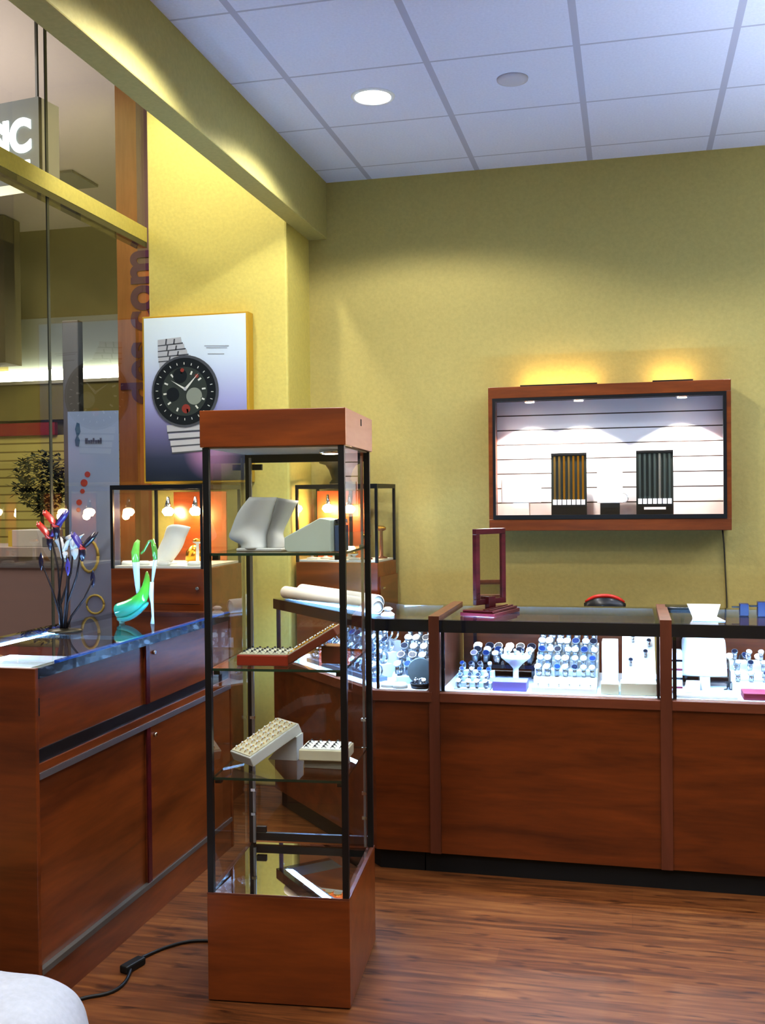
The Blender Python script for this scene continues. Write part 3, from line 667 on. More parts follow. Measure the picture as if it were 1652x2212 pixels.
sc = mr @ Vector((0, 0, 0))
for k, (lx, ly, h_, top, lb) in enumerate(((.06, .08, .03, M['silver'], 'low white stand at the left end of the corner case'), (.12, .13, .05, M['gold'], 'gold piece on white stand, second from left in corner case'), (.19, .08, .035, M['gold'], 'gold piece on a low stand in the middle of corner case'), (.25, .15, .05, M['gold'], 'gold piece on white stand behind the low middle one'), (.31, .07, .03, M['gold'], 'gold piece on low stand near the tower front post'))):
    p = mr @ Vector((lx, ly, 1.2281)); pedestal_stand('jewel_stand', lb, p, .03, h_, M['white'], top)
for k, (lx, ly, h_, lb) in enumerate(((.37, .10, .12, 'tall stand with gold bracelets near right side of corner case'), (.42, .20, .16, 'tallest gold bracelet stand at the right end of corner case'))):
    p = mr @ Vector((lx, ly, 1.2281)); t = pedestal_stand('bracelet_stand', lb, p, .034, h_, M['brownbox'], M['gold'])
# dark urn on the corner case
ur = thing('urn', 'dark olive wide-rimmed urn on top of the corner case', 'urn', mr @ Vector((.20, .17, 1.6325)))
MB().lathe([(.06, 0), (.065, .01), (.05, .03), (.066, .08), (.085, .108), (.118, .118), (.124, .13), (.122, .150), (.11, .152)], 28).build('urn_body', plain('dark olive bronze', (52, 50, 38), .5, metal=.3), ur)

# ------------------------------------------------------------------ poster
PX, PY, PZ = -2.583, 5.16, 1.661
po = thing('watch_poster', 'framed poster of a steel chronograph watch on the yellow pilaster', 'poster', (PX, PY, PZ))
pm, nt, b = base('poster print'); Lk = nt.links.new
tc = nt.nodes.new('ShaderNodeTexCoord'); sp = nt.nodes.new('ShaderNodeSeparateXYZ'); Lk(tc.outputs['Object'], sp.inputs[0])
rp = nt.nodes.new('ShaderNodeValToRGB'); e = rp.color_ramp.elements; e[0].position = 0; e[0].color = lin((44, 52, 64)); e[1].position = 1; e[1].color = lin((218, 232, 236))
for ps, c in ((.14, (62, 70, 92)), (.30, (116, 116, 152)), (.48, (160, 164, 202)), (.75, (198, 212, 224))): q = e.new(ps); q.color = lin(c)
dv = nt.nodes.new('ShaderNodeMath'); dv.operation = 'DIVIDE'; dv.inputs[1].default_value = .895; Lk(sp.outputs['Z'], dv.inputs[0]); Lk(dv.outputs[0], rp.inputs[0])
vd = nt.nodes.new('ShaderNodeVectorMath'); vd.operation = 'DISTANCE'; vd.inputs[1].default_value = (.40, 0, .16); Lk(tc.outputs['Object'], vd.inputs[0])
mr_ = nt.nodes.new('ShaderNodeMapRange'); mr_.inputs['From Min'].default_value = .03; mr_.inputs['From Max'].default_value = .17; mr_.inputs['To Min'].default_value = .8; mr_.inputs['To Max'].default_value = 0; Lk(vd.outputs['Value'], mr_.inputs['Value'])
mx = nt.nodes.new('ShaderNodeMix'); mx.data_type = 'RGBA'; Lk(mr_.outputs[0], mx.inputs[0]); Lk(rp.outputs[0], mx.inputs[6]); mx.inputs[7].default_value = lin((196, 150, 190)); Lk(mx.outputs[2], b.inputs['Base Color']); b.inputs['Roughness'].default_value = .3
goldf = plain('brass yellow frame', (186, 152, 50), .4)
MB().box(-.004, .612, .002, .078, -.012, .9).build('frame', goldf, po, bevel=.003)
MB().box(.008, .600, -.001, .002, 0, .890).build('print', pm, po)
def up(px, py): return ((px - 308) / 222 * .602 + .004, (1040 - py - (px - 308) * .045) / 355 * .90)
st = plain('printed steel', (176, 180, 184), .4); std = plain('printed steel shadow', (84, 88, 94), .4); blk = plain('printed black', (30, 36, 40), .35); mid = plain('printed dark green', (58, 66, 62), .4); redp = plain('printed red', (140, 62, 52), .5)
wt = MB().build('watch_picture', blk, po)
def flat(poly, y, name, mat):
    return MB().prism_y([up(*p) for p in poly][::-1], y, y + .0008).build(name, mat, wt)
def disc(cx, cy, r, y, mb=None, mi=0, n=40):
    c = up(cx, cy); k = r / 222 * .602
    mb = mb or MB(); mb.lathe([(k, 0), (k, .0006)], n, (c[0], y, c[1]), ax='y', mi=mi, smooth=False); return mb
rows = [((340, 392), 733, 745), ((340, 398), 747, 757), ((340, 404), 759, 769), ((341, 412), 771, 779), ((343, 424), 781, 797)]
q = MB(); qd = MB()
for (xl, xr), ya, yb in rows:
    q.prism_y([up(xl, yb + 2), up(xr, yb - 4), up(xr - 2, ya - 4), up(xl, ya + 2)], -.003, -.0015)
    w3 = (xr - xl) / 3
    for k in (1, 2): x_ = xl + w3 * k; qd.prism_y([up(x_ - 1.5, yb), up(x_ + 1.5, yb), up(x_ + 3, ya), up(x_, ya)], -.0036, -.003)
    qd.prism_y([up(xl, yb + 4), up(xr + 2, yb - 2), up(xr + 2, yb - 4.5), up(xl, yb + 2)], -.0036, -.0015)
q.build('bracelet', st, wt); qd.build('bracelet_gap', std, wt); q = MB(); qd = MB()
rows2 = [((358, 444), 916, 930), ((361, 442), 934, 945), ((365, 440), 949, 960), ((368, 438), 963, 974)]
for (xl, xr), ya, yb in rows2:
    q.prism_y([up(xl, yb + 2), up(xr, yb - 5), up(xr + 1, ya - 5), up(xl - 1, ya + 2)], -.003, -.0015)
    qd.prism_y([up(xl, yb + 5), up(xr, yb - 2), up(xr, yb - 5), up(xl, yb + 2)], -.0036, -.0015)
q.build('bracelet', st, wt); qd.build('bracelet_gap', std, wt)
cx_, cy_ = 397, 845
disc(cx_ + 1, cy_, 72, -.005).build('case_edge', std, wt)
disc(cx_, cy_, 67, -.006).build('bezel', blk, wt)
q = disc(cx_, cy_, 49, -.0066); q.build('dial', mid, wt)
q = MB()
for k in range(24):
    a = 2 * math.pi * k / 24
    for r0, r1, w_ in ((57, 62, .8),):
        pts = [(cx_ + r0 * math.sin(a) - w_ * math.cos(a), cy_ - r0 * math.cos(a) - w_ * math.sin(a)), (cx_ + r0 * math.sin(a) + w_ * math.cos(a), cy_ - r0 * math.cos(a) + w_ * math.sin(a)), (cx_ + r1 * math.sin(a) + w_ * math.cos(a), cy_ - r1 * math.cos(a) + w_ * math.sin(a)), (cx_ + r1 * math.sin(a) - w_ * math.cos(a), cy_ - r1 * math.cos(a) - w_ * math.sin(a))]
        q.prism_y([up(*p) for p in pts], -.0075, -.0068)
for k in range(12):
    a = 2 * math.pi * k / 12 - .15
    r0, r1, w_ = 38, 46, 1.8
    pts = [(cx_ + r0 * math.sin(a) - w_ * math.cos(a), cy_ - r0 * math.cos(a) - w_ * math.sin(a)), (cx_ + r0 * math.sin(a) + w_ * math.cos(a), cy_ - r0 * math.cos(a) + w_ * math.sin(a)), (cx_ + r1 * math.sin(a) + w_ * math.cos(a), cy_ - r1 * math.cos(a) + w_ * math.sin(a)), (cx_ + r1 * math.sin(a) - w_ * math.cos(a), cy_ - r1 * math.cos(a) - w_ * math.sin(a))]
    q.prism_y([up(*p) for p in pts], -.0078, -.0068)
q.build('hour_marks', plain('printed lume', (204, 208, 200), .5), wt)
disc(388, 812, 15, -.0072).build('subdial', blk, wt); disc(418, 855, 17, -.0072).build('subdial', plain('printed grey green', (136, 144, 134), .5), wt); disc(372, 852, 14, -.0072).build('subdial', blk, wt)
disc(400, 882, 9, -.0072).build('red_subdial', redp, wt); disc(393, 800, 4, -.0078).build('red_mark', redp, wt); disc(424, 812, 4, -.0078).build('red_mark', redp, wt)
def hand(p, r, w_):
    a = math.atan2(r[1] - p[1], r[0] - p[0]); nx, ny = -math.sin(a) * w_, math.cos(a) * w_
    return flat([(p[0] + nx, p[1] + ny), (p[0] - nx, p[1] - ny), r], -.0092, 'hand', bpy.data.materials['printed lume'])
hand((402, 842), (368, 822), 2.6); hand((398, 842), (428, 806), 3)
disc(399, 840, 3.5, -.0098).build('hub', st, wt)
q = MB()
for y_, xa_, xb_ in ((748, 440, 492), (752, 444, 488), (765, 447, 482)): q.prism_y([up(xa_, y_ + 1), up(xb_, y_ + 1), up(xb_, y_ - 1), up(xa_, y_ - 1)], -.002, -.001)
q.build('small_print', plain('printed grey', (150, 158, 168), .5), po)

# ------------------------------------------------------------------ wall showcase
wc = thing('wall_showcase', 'wall-mounted cherry wood showcase with white slatwall inside', 'wall showcase', (-.112, 5.42, 1.376))
def P(mb, nm, mat, par=wc, **k):
    o = mb.build(nm, mat, par, **k)
    if par is wc: W(o, wc)
    return o
X0, X1, Z0, Z1, YF, YK = -.724, .499, 1.376, 2.135, 5.42, 5.628
P(MB().box(X0, X1, YF, YK, Z1 - .06, Z1), 'top_rail', M['woodb'], bevel=.002)
P(MB().box(X0, X1, YF, YK, Z0, Z0 + .06), 'bottom_rail', M['woodb'], bevel=.002)
P(MB().box(X0, X0 + .022, YF, YK, Z0 + .06, Z1 - .06), 'side_panel', M['woodb'])
P(MB().box(X1 - .022, X1, YF, YK, Z0 + .06, Z1 - .06), 'side_panel', M['woodb'])
a, b_, c, d = X0 + .022, X1 - .022, Z0 + .06, Z1 - .06
P(MB().box(a, b_, YF - .004, YF + .02, c, c + .022).box(a, b_, YF - .004, YF + .02, d - .016, d).box(a, a + .014, YF - .004, YF + .02, c + .022, d - .016).box(b_ - .016, b_, YF - .004, YF + .02, c + .022, d - .016), 'door_frame', M['black'])
P(MB().quad((a, YF + .004, c), (b_, YF + .004, c), (b_, YF + .004, d), (a, YF + .004, d)), 'glass_pane', M['glassfront'])
bk = MB().box(a, b_, 0, .015, 0, d - c).build('slatwall_back', M['slat'], wc); bk.location = (.112, YK - .018 - 5.42, .06)
for x_ in (-.51, -.255, .265):
    s_ = P(MB().lathe([(.03, d - .02), (.034, d - .004), (.034, d)], 18, (x_, 5.465, 0)), 'puck_lamp', M['chrome'])
    MB().lathe([(.024, d - .0225), (.024, d - .021)], 16, (x_, 5.465, 0)).build('lens', emit('case lamp', (255, 240, 222), 18), s_)
    spot(x_, 5.475, d - .03, 36, 116, .22, (1, .93, .86), .008, rot=(R(-8), 0, 0))
for x_, w_ in ((-.36, .40), (.22, .20)):                           # warm light escaping from the lamp housings on top of the case
    P(MB().box(x_ - w_ / 2, x_ + w_ / 2, 5.47, 5.56, Z1, Z1 + .012), 'lamp_housing', M['black'])
    l = bpy.data.lights.new('housing glow', 'AREA'); l.shape = 'RECTANGLE'; l.size = w_; l.size_y = .03; l.energy = 1.3 * w_ + .12; l.color = (1, .66, .28)
    o = bpy.data.objects.new('housing glow', l); COL.objects.link(o); o.location = (x_, 5.55, Z1 + .02); o.rotation_euler = (R(140), 0, 0)
zf = Z0 + .0605
def chain_pad(label, xa_, xb_, top, mats):
    t = thing('chain_pad', label, 'chain display', ((xa_ + xb_) / 2, 5.53, zf), group='dark chain pads in the wall showcase')
    w_ = xb_ - xa_; h_ = top - zf
    MB().box(-w_ / 2, w_ / 2, 0, .02, 0, h_).build('pad', M['velvet'], t)
    MB().box(-w_ / 2, w_ / 2, -.006, 0, 0, h_ * .20).box(-w_ / 2, w_ / 2, -.006, 0, h_ - .012, h_).build('pocket', M['black'], t)
    for k, m_ in enumerate(mats):
        x_ = -w_ / 2 + w_ * (k + .75) / (len(mats) + .5)
        ch = MB().box(x_ - .0055, x_ + .0055, -.004, 0, h_ * .26, h_ - .016).build('chain', m_, t)
        MB().box(x_ - .010, x_ + .010, -.008, -.002, h_ * .21, h_ * .29).build('price_tag', M['paper'], ch)
    return t
dim = plain('dim silver', (82, 92, 88), .35, metal=.6); dimg = plain('dim gold', (112, 90, 46), .4, metal=.6)
G = M['gold']
chain_pad('dark upright pad hung with gold chains in the wall showcase', -.405, -.22, 1.785, [dimg, dimg, G, dimg, G, G, G])
t = chain_pad('dark upright pad hung with silver chains in the wall showcase', .035, .222, 1.79, [dim] * 4 + [M['silver']] + [dim] * 2)
MB().box(-.055, .055, -.010, -.004, .045, .058).build('card_strip', M['paper'], t)
def box_stand(label, x, w_, z0_, z1_, sw, smat):
    t = thing('stand_display', label, 'display stand', (x, 5.53, zf), group='white panels on stands in the wall showcase')
    MB().box(-sw / 2, sw / 2, -.02, .05, 0, z0_ - zf).build('stand', smat, t)
    MB().box(-w_ / 2, w_ / 2, -.02, .03, z0_ - zf + .0005, z1_ - zf).build('panel', M['white'], t, bevel=.004)
    return t
box_stand('wide white panel on a white stand at the wall showcase left end', -.565, .21, 1.522, 1.65, .085, M['white'])
t = box_stand('tall white panel on a black stand between the two chain pads', -.10, .13, 1.516, 1.715, .10, M['black'])
MB().tube([(.065 + .028 * math.sin(k * .4), -.005, .11 + .025 * math.cos(k * .4)) for k in range(9)], .006, 6).build('loop', M['white'], t)
tag(MB().lathe([(.022, 0), (.02, .01), (.01, .014)], 14, (-.645, 5.50, zf)).build('ring_cup', M['whitegrey']), 'tiny pale cup beside the wide white panel', 'cup')
cab = MB().tube([(.470, 5.615, 1.38), (.478, 5.618, 1.30), (.484, 5.618, 1.15), (.490, 5.618, 1.0), (.494, 5.618, .7), (.5, 5.618, .35), (.5, 5.618, .004)], .004, 6).build('power_cable', plain('grey cord', (70, 66, 50), .6))
tag(cab, 'thin grey cord running down the wall below the wall showcase', 'cord')

# ------------------------------------------------------------------ goods inside the showcases
def watch_mesh(name, band, dial):
    q = MB(); n_ = 18; P_ = []
    for k in range(n_ + 1):
        a = 2 * math.pi * k / n_ ; row = []
        for dx_, rr_ in ((-.009, 0), (-.009, .003), (.009, .003), (.009, 0), (-.009, 0)):
            r_ = .025 + rr_; row.append((dx_, r_ * math.cos(a) * .85, .028 + r_ * math.sin(a)))
        P_.append(row)
    q.grid(P_, 0)
    o_ = len(q.v)
    q.lathe([(.0165, -.004), (.0175, .001), (.0165, .005)], 18, mi=0)
    q.lathe([(.0145, .0052), (.0145, .0056)], 18, mi=1)
    Mx = T((0, -.017, .050)) @ RX(42)
    for i in range(o_, len(q.v)): q.v[i] = tuple(Mx @ Vector(q.v[i]))
    return q.build(name, [band, dial])
wm = [watch_mesh('wristwatch', M['silver'], M['dial']), watch_mesh('wristwatch', M['silver'], M['dialw']), watch_mesh('wristwatch', plain('steel band', (150, 160, 172), .3, metal=.8), plain('blue dial', (30, 52, 96), .2))]
wused = set(); wr = random.Random(11)
def watch(x, y, z, rz, label, group, k=None, s=1.0):
    k = wr.choice((0, 0, 1, 1, 2, 1)) if k is None else k
    o = wm[k]
    if k in wused: o = o.copy(); COL.objects.link(o)
    wused.add(k); o.location = (x, y, z + .0005); o.rotation_euler = (0, 0, rz); o.scale = (s, s, s)
    return tag(o, label, 'watch', group)
def riser(label, x0, x1, ys, zs, mat, z0=.7556):
    q = MB(); pts = [(ys[0], z0)]
    for i in range(len(zs)): pts += [(ys[i], zs[i]), (ys[i + 1], zs[i])]
    pts += [(ys[-1], z0)]
    n_ = len(pts); vs = [(x, a, b_) for x in (x0, x1) for a, b_ in pts]
    fs = [tuple(range(n_)), tuple(range(n_, 2 * n_))[::-1]] + [(i, n_ + i, n_ + (i + 1) % n_, (i + 1) % n_) for i in range(n_)]
    o = q.add(vs, fs).build('display_riser', mat)
    return tag(o, label, 'display riser')
# -- middle showcase
riser('grey stepped riser full of watches at front left of the middle showcase', -.715, -.565, [4.205, 4.245, 4.285, 4.325, 4.37], [.760, .778, .796, .814], M['whitegrey'])
for j in range(4):
    for i in range(4):
        watch(-.698 + .038 * i, 4.226 + .041 * j, (.760, .778, .796, .814)[j], wr.uniform(-.4, .4), 'watch on the grey stepped riser at front left of the middle showcase', 'watches on the grey stepped riser', s=.62)
sh_ = thing('display_shelf', 'low dark shelf loaded with watches at the back left of middle showcase', 'display shelf', (-.5, 4.58, .7555))
MB().box(-.20, .095, -.09, .11, .045, .062).build('shelf_board', M['navy'], sh_)
for x_ in (-.19, .085): MB().box(x_ - .008, x_ + .008, -.07, .09, 0, .045).build('shelf_leg', M['navy'], sh_)
for j in range(3):
    for i in range(6):
        watch(-.672 + .048 * i, 4.512 + .064 * j, .8175, wr.uniform(-.3, .3), 'watch on the low dark shelf in the middle showcase', 'watches on the low dark shelf', s=.95 + .13 * j)
tag(MB().box(-.555, -.415, 4.205, 4.30, .7556, .795).build('velvet_tray', M['lilac'], bevel=.003), 'lilac velvet tray at the front of the middle showcase', 'tray')
cst = thing('pedestal_display', 'white mushroom-shaped stand behind the lilac tray', 'display stand', (-.475, 4.36, .7556))
MB().lathe([(.035, 0), (.03, .008), (.012, .02), (.012, .07), (.03, .09), (.062, .115), (.064, .125), (.05, .128)], 22).build('stand', M['white'], cst)
for i in range(5): watch(-.535 + .03 * i, 4.345 + .006 * (i % 2), .8837, wr.uniform(-.5, .5), 'small watch on the white mushroom-shaped stand', 'watches on the mushroom stand', s=.42)
riser('large white stepped riser in the centre of the middle showcase', -.395, -.135, [4.20, 4.30, 4.36, 4.42, 4.48, 4.54, 4.62], [.775, .80, .825, .85, .875, .905], M['white'])
for j in range(5):
    for i in range(7):
        watch(-.375 + .037 * i, 4.33 + .06 * j, (.80, .825, .85, .875, .905)[j], wr.uniform(-.3, .3), 'watch on the large white stepped riser of the middle showcase', 'watches on the large white riser', k=(1, 1, 2, 1, 0)[(i + j) % 5], s=.85 + .06 * j)
for i in range(6): watch(-.37 + .042 * i, 4.235, .775, 0, 'small piece on the lowest step of the large white riser', 'small pieces on the lowest white step', k=1, s=.32)
tag(MB().box(-.118, -.047, 4.20, 4.27, .7556, .80).build('cream_box', M['cream'], bevel=.002), 'cream box at the foot of the tall white block', 'box')
tag(MB().box(-.040, .100, 4.20, 4.28, .7556, .805).build('cream_box', M['cream'], bevel=.002), 'wide cream box by the right wooden post of the middle showcase', 'box')
tag(MB().box(-.115, -.05, 4.30, 4.40, .7556, .955).build('white_block', M['white'], bevel=.003), 'tall white block standing behind the cream boxes', 'display block')
sl = thing('slanted_pad', 'slanted white pad with dark pieces behind the wide cream box', 'display pad', (.03, 4.32, .7556))
MB().add([(x, y, z) for x in (-.065, .07) for y, z in ((0, 0), (.26, 0), (.26, .19), (.23, .20), (0, .05))], [(0, 1, 2, 3, 4), (9, 8, 7, 6, 5), (0, 5, 6, 1), (1, 6, 7, 2), (2, 7, 8, 3), (3, 8, 9, 4), (4, 9, 5, 0)]).build('pad', M['white'], sl)
for x_, v in ((-.03, .25), (.03, .45), (.045, .7), (-.02, .8)):
    p = Vector((.03 + x_, 4.32 + .23 * v, .7556 + .05 + .15 * v + .002))
    watch(p.x, p.y, p.z, 0, 'dark piece on the slanted white pad', 'dark pieces on the slanted white pad', k=0, s=.55)
# -- right showcase
bp_ = thing('necklace_stand', 'big rounded white necklace panel in the right showcase', 'necklace bust', (.297, 4.42, .7556))
q = MB(); P_ = []
for j in range(11):
    v = j / 10; hw = .088 if v < .75 else .088 - .03 * ((v - .75) / .25) ** 2
    P_.append([(-hw + 2 * hw * i / 8, .10 * v - .012 * math.sin(math.pi * i / 8), .05 + .17 * v) for i in range(9)])
q.grid(P_).build('panel', M['white'], bp_, solid=.008)
MB().box(-.02, .02, -.01, .06, 0, .06).build('foot', M['white'], bp_)
for k, (lb, z_) in enumerate((('lowest white tray of the stack beside the white necklace panel', .7556), ('second white tray from below beside the white necklace panel', .793), ('third white tray from below beside the white necklace panel', .830), ('topmost white tray of the stack beside the white necklace panel', .867))):
    t = thing('stacked_tray', lb, 'tray', (.185, 4.45, z_), group='white trays stacked by the necklace panel')
    MB().box(-.022, .022, -.06, .06, .008, .036).build('tray_body', M['white'], t); MB().box(-.022, .022, -.06, .06, 0, .0075).build('tray_base', M['maroon'] if k % 2 == 0 else M['navy'], t)
ds = thing('display_shelf', 'white shelf with maroon front edge across the right showcase', 'display shelf', (.65, 4.60, .7556))
MB().box(-.43, .35, -.05, .08, .045, .058).build('shelf_board', M['deck'], ds); MB().box(-.43, .35, -.056, -.05, .04, .062).build('edge_strip', M['maroon'], ds)
for x_ in (-.42, .34): MB().box(x_ - .006, x_ + .006, -.04, .07, 0, .045).build('shelf_leg', M['navy'], ds)
for i in range(9): watch(.41 + .058 * i, 4.60 + .03 * (i % 2), .8136, wr.uniform(-.5, .5), 'watch on the maroon-edged shelf of the right showcase', 'watches on the maroon-edged shelf', k=(1, 2, 0)[i % 3], s=1.0)
riser('white stepped riser under watches in the right showcase', .40, .72, [4.36, 4.42, 4.48, 4.535], [.79, .825, .86], M['white'])
for j in range(3):
    for i in range(6): watch(.425 + .052 * i, 4.39 + .06 * j, (.79, .825, .86)[j], wr.uniform(-.4, .4), 'watch on the white stepped riser of the right showcase', 'watches on the right white riser', k=(1, 1, 0)[(i + j) % 3], s=.75)
tag(MB().box(.165, .405, 4.19, 4.33, .7556, .766).build('white_tray', M['white'], bevel=.002), 'flat white tray at the front left of the right showcase', 'tray')
fc = MB().add([(-.03, 0, 0), (.03, 0, 0), (.035, .02, .045), (-.02, .02, .045), (-.02, .06, 0), (.045, .06, 0)], [(0, 1, 2, 3), (3, 2, 5, 4)]).build('folded_card', M['paper'], solid=.0015)
fc.location = (.235, 4.24, .7675); tag(fc, 'small folded card on the flat white tray', 'card')
tag(MB().box(.425, .60, 4.185, 4.29, .7556, .782).build('velvet_box', M['maroon'], bevel=.003), 'maroon velvet box at the front of the right showcase', 'box')
bs = thing('black_stand', 'small black stand behind the flat white tray', 'display stand', (.385, 4.37, .7556))
MB().lathe([(.018, 0), (.018, .006), (.006, .01), (.006, .03), (.016, .036)], 14).build('stand', M['black'], bs)
# -- corner showcase
dB, nB = Vector((-.681, .732, 0)), Vector((.732, .681, 0)); Bp = Vector((-1.04, 4.15, 0))
tiers = ((.07, .14, .775), (.14, .21, .815), (.21, .27, .855), (.27, .33, .895))
for k, (t0, t1, z_) in enumerate(tiers):
    s0, s1 = (t1 * .732 - .02) / .681 + .02, .82
    c_ = [Bp + dB * s0 + nB * t0, Bp + dB * s1 + nB * t0, Bp + dB * s1 + nB * (t1 - .001), Bp + dB * s0 + nB * (t1 - .001)]
    tag(MB().prism([(p.x, p.y) for p in c_], .7556, z_).build('display_riser', M['deck'] if k else M['deckdark']), ('lowest front grey', 'second white', 'third white', 'tallest back white')[k] + ' step along the angled glass of the corner showcase', 'display riser')
    for i in range(int((.80 - s0) / .053) + 1):
        s_ = s0 + .025 + .053 * i
        p = Bp + dB * s_ + nB * ((t0 + t1) / 2)
        watch(p.x, p.y, z_, -.82 + wr.uniform(-.3, .3), 'watch on the steps along the angled glass of the corner showcase', 'watches along the angled glass', s=.95 + .08 * k)
riser('white stepped riser under watches beside the left wooden post', -1.0, -.825, [4.30, 4.36, 4.42, 4.48, 4.54, 4.60], [.785, .815, .845, .875, .905], M['deck'])
for j in range(5):
    for i in range(4): watch(-.975 + .046 * i, 4.33 + .06 * j, (.785, .815, .845, .875, .905)[j], wr.uniform(-.4, .4), 'watch on the white riser beside the left wooden post', 'watches beside the left wooden post', s=1.05)
gp = thing('oval_plate', 'grey rounded plate standing beside the left wooden post', 'display plate', (-.868, 4.265, .7556))
MB().lathe([(.055, -.004), (.057, 0), (.055, .004)], 28, (0, 0, .062), ax='y').build('plate', plain('grey plate', (112, 112, 106), .5), gp); MB().box(-.025, .025, -.01, .02, 0, .012).build('foot', M['black'], gp)
dt = thing('dish', 'black dish of silver pieces at the foot of the grey plate', 'dish', (-.862, 4.215, .7556))
MB().lathe([(.036, 0), (.042, .022), (.038, .022), (.034, .008)], 22).build('dish_body', M['black'], dt)
for k in range(4):
    a = k * 1.57; o = watch(-.862 + .018 * math.cos(a), 4.215 + .014 * math.sin(a), .765, a, 'silver piece lying in the black dish', 'silver pieces in the black dish', k=1, s=.5)
for k, (x_, y_, lb) in enumerate(((-1.0, 4.22, 'round white pad left of the front of the corner showcase'), (-.945, 4.205, 'round white pad next to the black dish'))):
    bangle_pad(lb, x_, y_, .7556, .032)
tag(MB().lathe([(.02, 0), (.016, .012), (.002, .055)], 16, (-.985, 4.27, .7556)).build('ring_cone', M['whitegrey']), 'pale pointed ring cone behind the round white pads', 'ring cone')
# -- left counter
for k, (ya, yb, lb) in enumerate(((2.80, 2.98, 'tall white tray nearest the end panel in the left counter'), (3.0, 3.17, 'tall white tray second from the end panel in the left counter'), (3.19, 3.36, 'tall white tray third from the end panel in the left counter'))):
    t = thing('velvet_tray', lb, 'tray', (-2.0, (ya + yb) / 2, .7525), group='white trays in the left counter')
    MB().box(-.24, .20, -(yb - ya) / 2, (yb - ya) / 2, 0, .235).build('tray_body', M['white'], t, bevel=.004)
    MB().box(-.225, .185, -(yb - ya) / 2 + .012, (yb - ya) / 2 - .012, .235, .238).build('tray_pad', M['paper'], t)
for k, (y_, lb) in enumerate(((3.62, 'dark tray below the wire flower sculpture in the left counter'), (3.85, 'dark tray below the green ornament in the left counter'), (4.08, 'dark tray at the far end of the left counter'))):
    tag(MB().box(-2.22, -1.82, y_ - .1, y_ + .1, .7525, .775).build('velvet_tray', M['deckdark'], bevel=.004), lb, 'tray', 'grey trays in the left counter')

# ------------------------------------------------------------------ things on the counter tops
ZT = 1.0545
def roll(label, p0, p1, r):
    t = thing('paper_roll', label, 'roll', p0)
    d = Vector(p1) - Vector(p0); L_ = d.length
    t.matrix_world = T(p0) @ Matrix.Rotation(math.atan2(d.y, d.x), 4, 'Z')
    MB().lathe([(r * .82, -.001), (r, .004), (r, L_ - .004), (r * .82, L_ + .001)], 28, ax='x', cap=False).build('tube', M['paper'], t)
    for x_ in (0, L_ - .03): MB().lathe([(r * .3, x_), (r * .8, x_ + .004), (r * .8, x_ + .026), (r * .3, x_ + .03)], 20, ax='x').build('end_cap', M['whitegrey'], t)
    return t
roll('front white roll lying along the angled edge of the corner showcase', (-1.69, 4.905, ZT + .032), (-1.055, 4.275, ZT + .032), .031)
roll('rear white roll lying beside the front one on the corner showcase', (-1.615, 4.945, ZT + .036), (-1.09, 4.42, ZT + .036), .035)
tag(MB().lathe([(.028, 0), (.03, .006), (.012, .02), (.01, .018), (.022, .028), (.012, .036)], 18, (-1.005, 4.245, ZT)).build('end_fitting', M['paper']), 'small white fitting at the near end of the white rolls', 'fitting')
# standing mirror
sm = thing('standing_mirror', 'burgundy framed mirror standing on the middle showcase', 'mirror', (-.583, 4.375, ZT))
rb = R(-17)
bo = MB().box(-.078, .078, -.135, .135, .0, .016).build('base', M['burg'], sm, bevel=.002); bo.rotation_euler = (0, 0, rb)
b2 = MB().box(-.070, .070, -.128, .128, .0165, .026).box(.02, .03, -.12, .12, .026, .031).box(.045, .055, -.12, .12, .026, .031).build('base_lid', M['burg'], sm, bevel=.002); b2.rotation_euler = (0, 0, rb)
MB().box(-.022, .022, -.012, .012, .026, .075).build('stem', M['burg'], sm, bevel=.002).rotation_euler = (0, 0, R(56))
fr = MB(); w_, h_, b_ = .092, .325, .024
fr.box(-w_, w_, -.011, .011, .04, .04 + b_).box(-w_, w_, -.011, .011, .04 + h_ - b_, .04 + h_).box(-w_, -w_ + b_, -.011, .011, .04 + b_, .04 + h_ - b_).box(w_ - b_, w_, -.011, .011, .04 + b_, .04 + h_ - b_)
fo = fr.build('mirror_frame', M['burg'], sm, bevel=.002); fo.rotation_euler = (0, 0, R(54))
mo = MB().box(-w_ + b_, w_ - b_, -.003, .003, .04 + b_, .04 + h_ - b_).build('mirror_pane', M['mirror'], sm); mo.rotation_euler = (0, 0, R(54))
for o in (fo, mo): o.location = (-.005, .018, 0)
# folded white card, dark boxes, black tablet
cd = MB().add([(-.055, -.09, .001), (.068, -.09, .001), (.045, .03, .004), (-.05, .03, .004), (-.068, .075, .05), (.064, .075, .05)], [(0, 1, 2, 3), (3, 2, 5, 4)]).build('folded_card', M['paper'], solid=.002)
cd.location = (.295, 4.32, ZT + .001); tag(cd, 'open folded white card on top of the right showcase', 'card')
tb = thing('flat_tablet', 'flat black slab at the back edge of the right showcase top', 'tablet', (.25, 4.69, ZT + .0008))
MB().box(-.11, .11, -.06, .06, 0, .010).build('slab', M['black'], tb, bevel=.002); MB().box(-.10, .10, -.05, .05, .0105, .0115).build('screen', plain('dark screen', (30, 32, 36), .1), tb)
nb2 = plain('navy card', (26, 30, 66), .4)
def blue_display(label, x, y, w_, h_):
    t = thing('navy_display', label, 'display stand', (x, y, ZT + .0005))
    MB().box(-w_ / 2, w_ / 2, -.02, .02, 0, h_).build('block', nb2, t, bevel=.002)
    MB().box(-w_ / 2 - .03, -w_ / 2, -.012, .012, h_ * .65, h_ * .75).build('arm', M['black'], t)
    return t
blue_display('small dark blue display block right of the folded white card', .455, 4.45, .035, .05)
blue_display('larger dark blue display block at the frame edge', .53, 4.43, .05, .06)
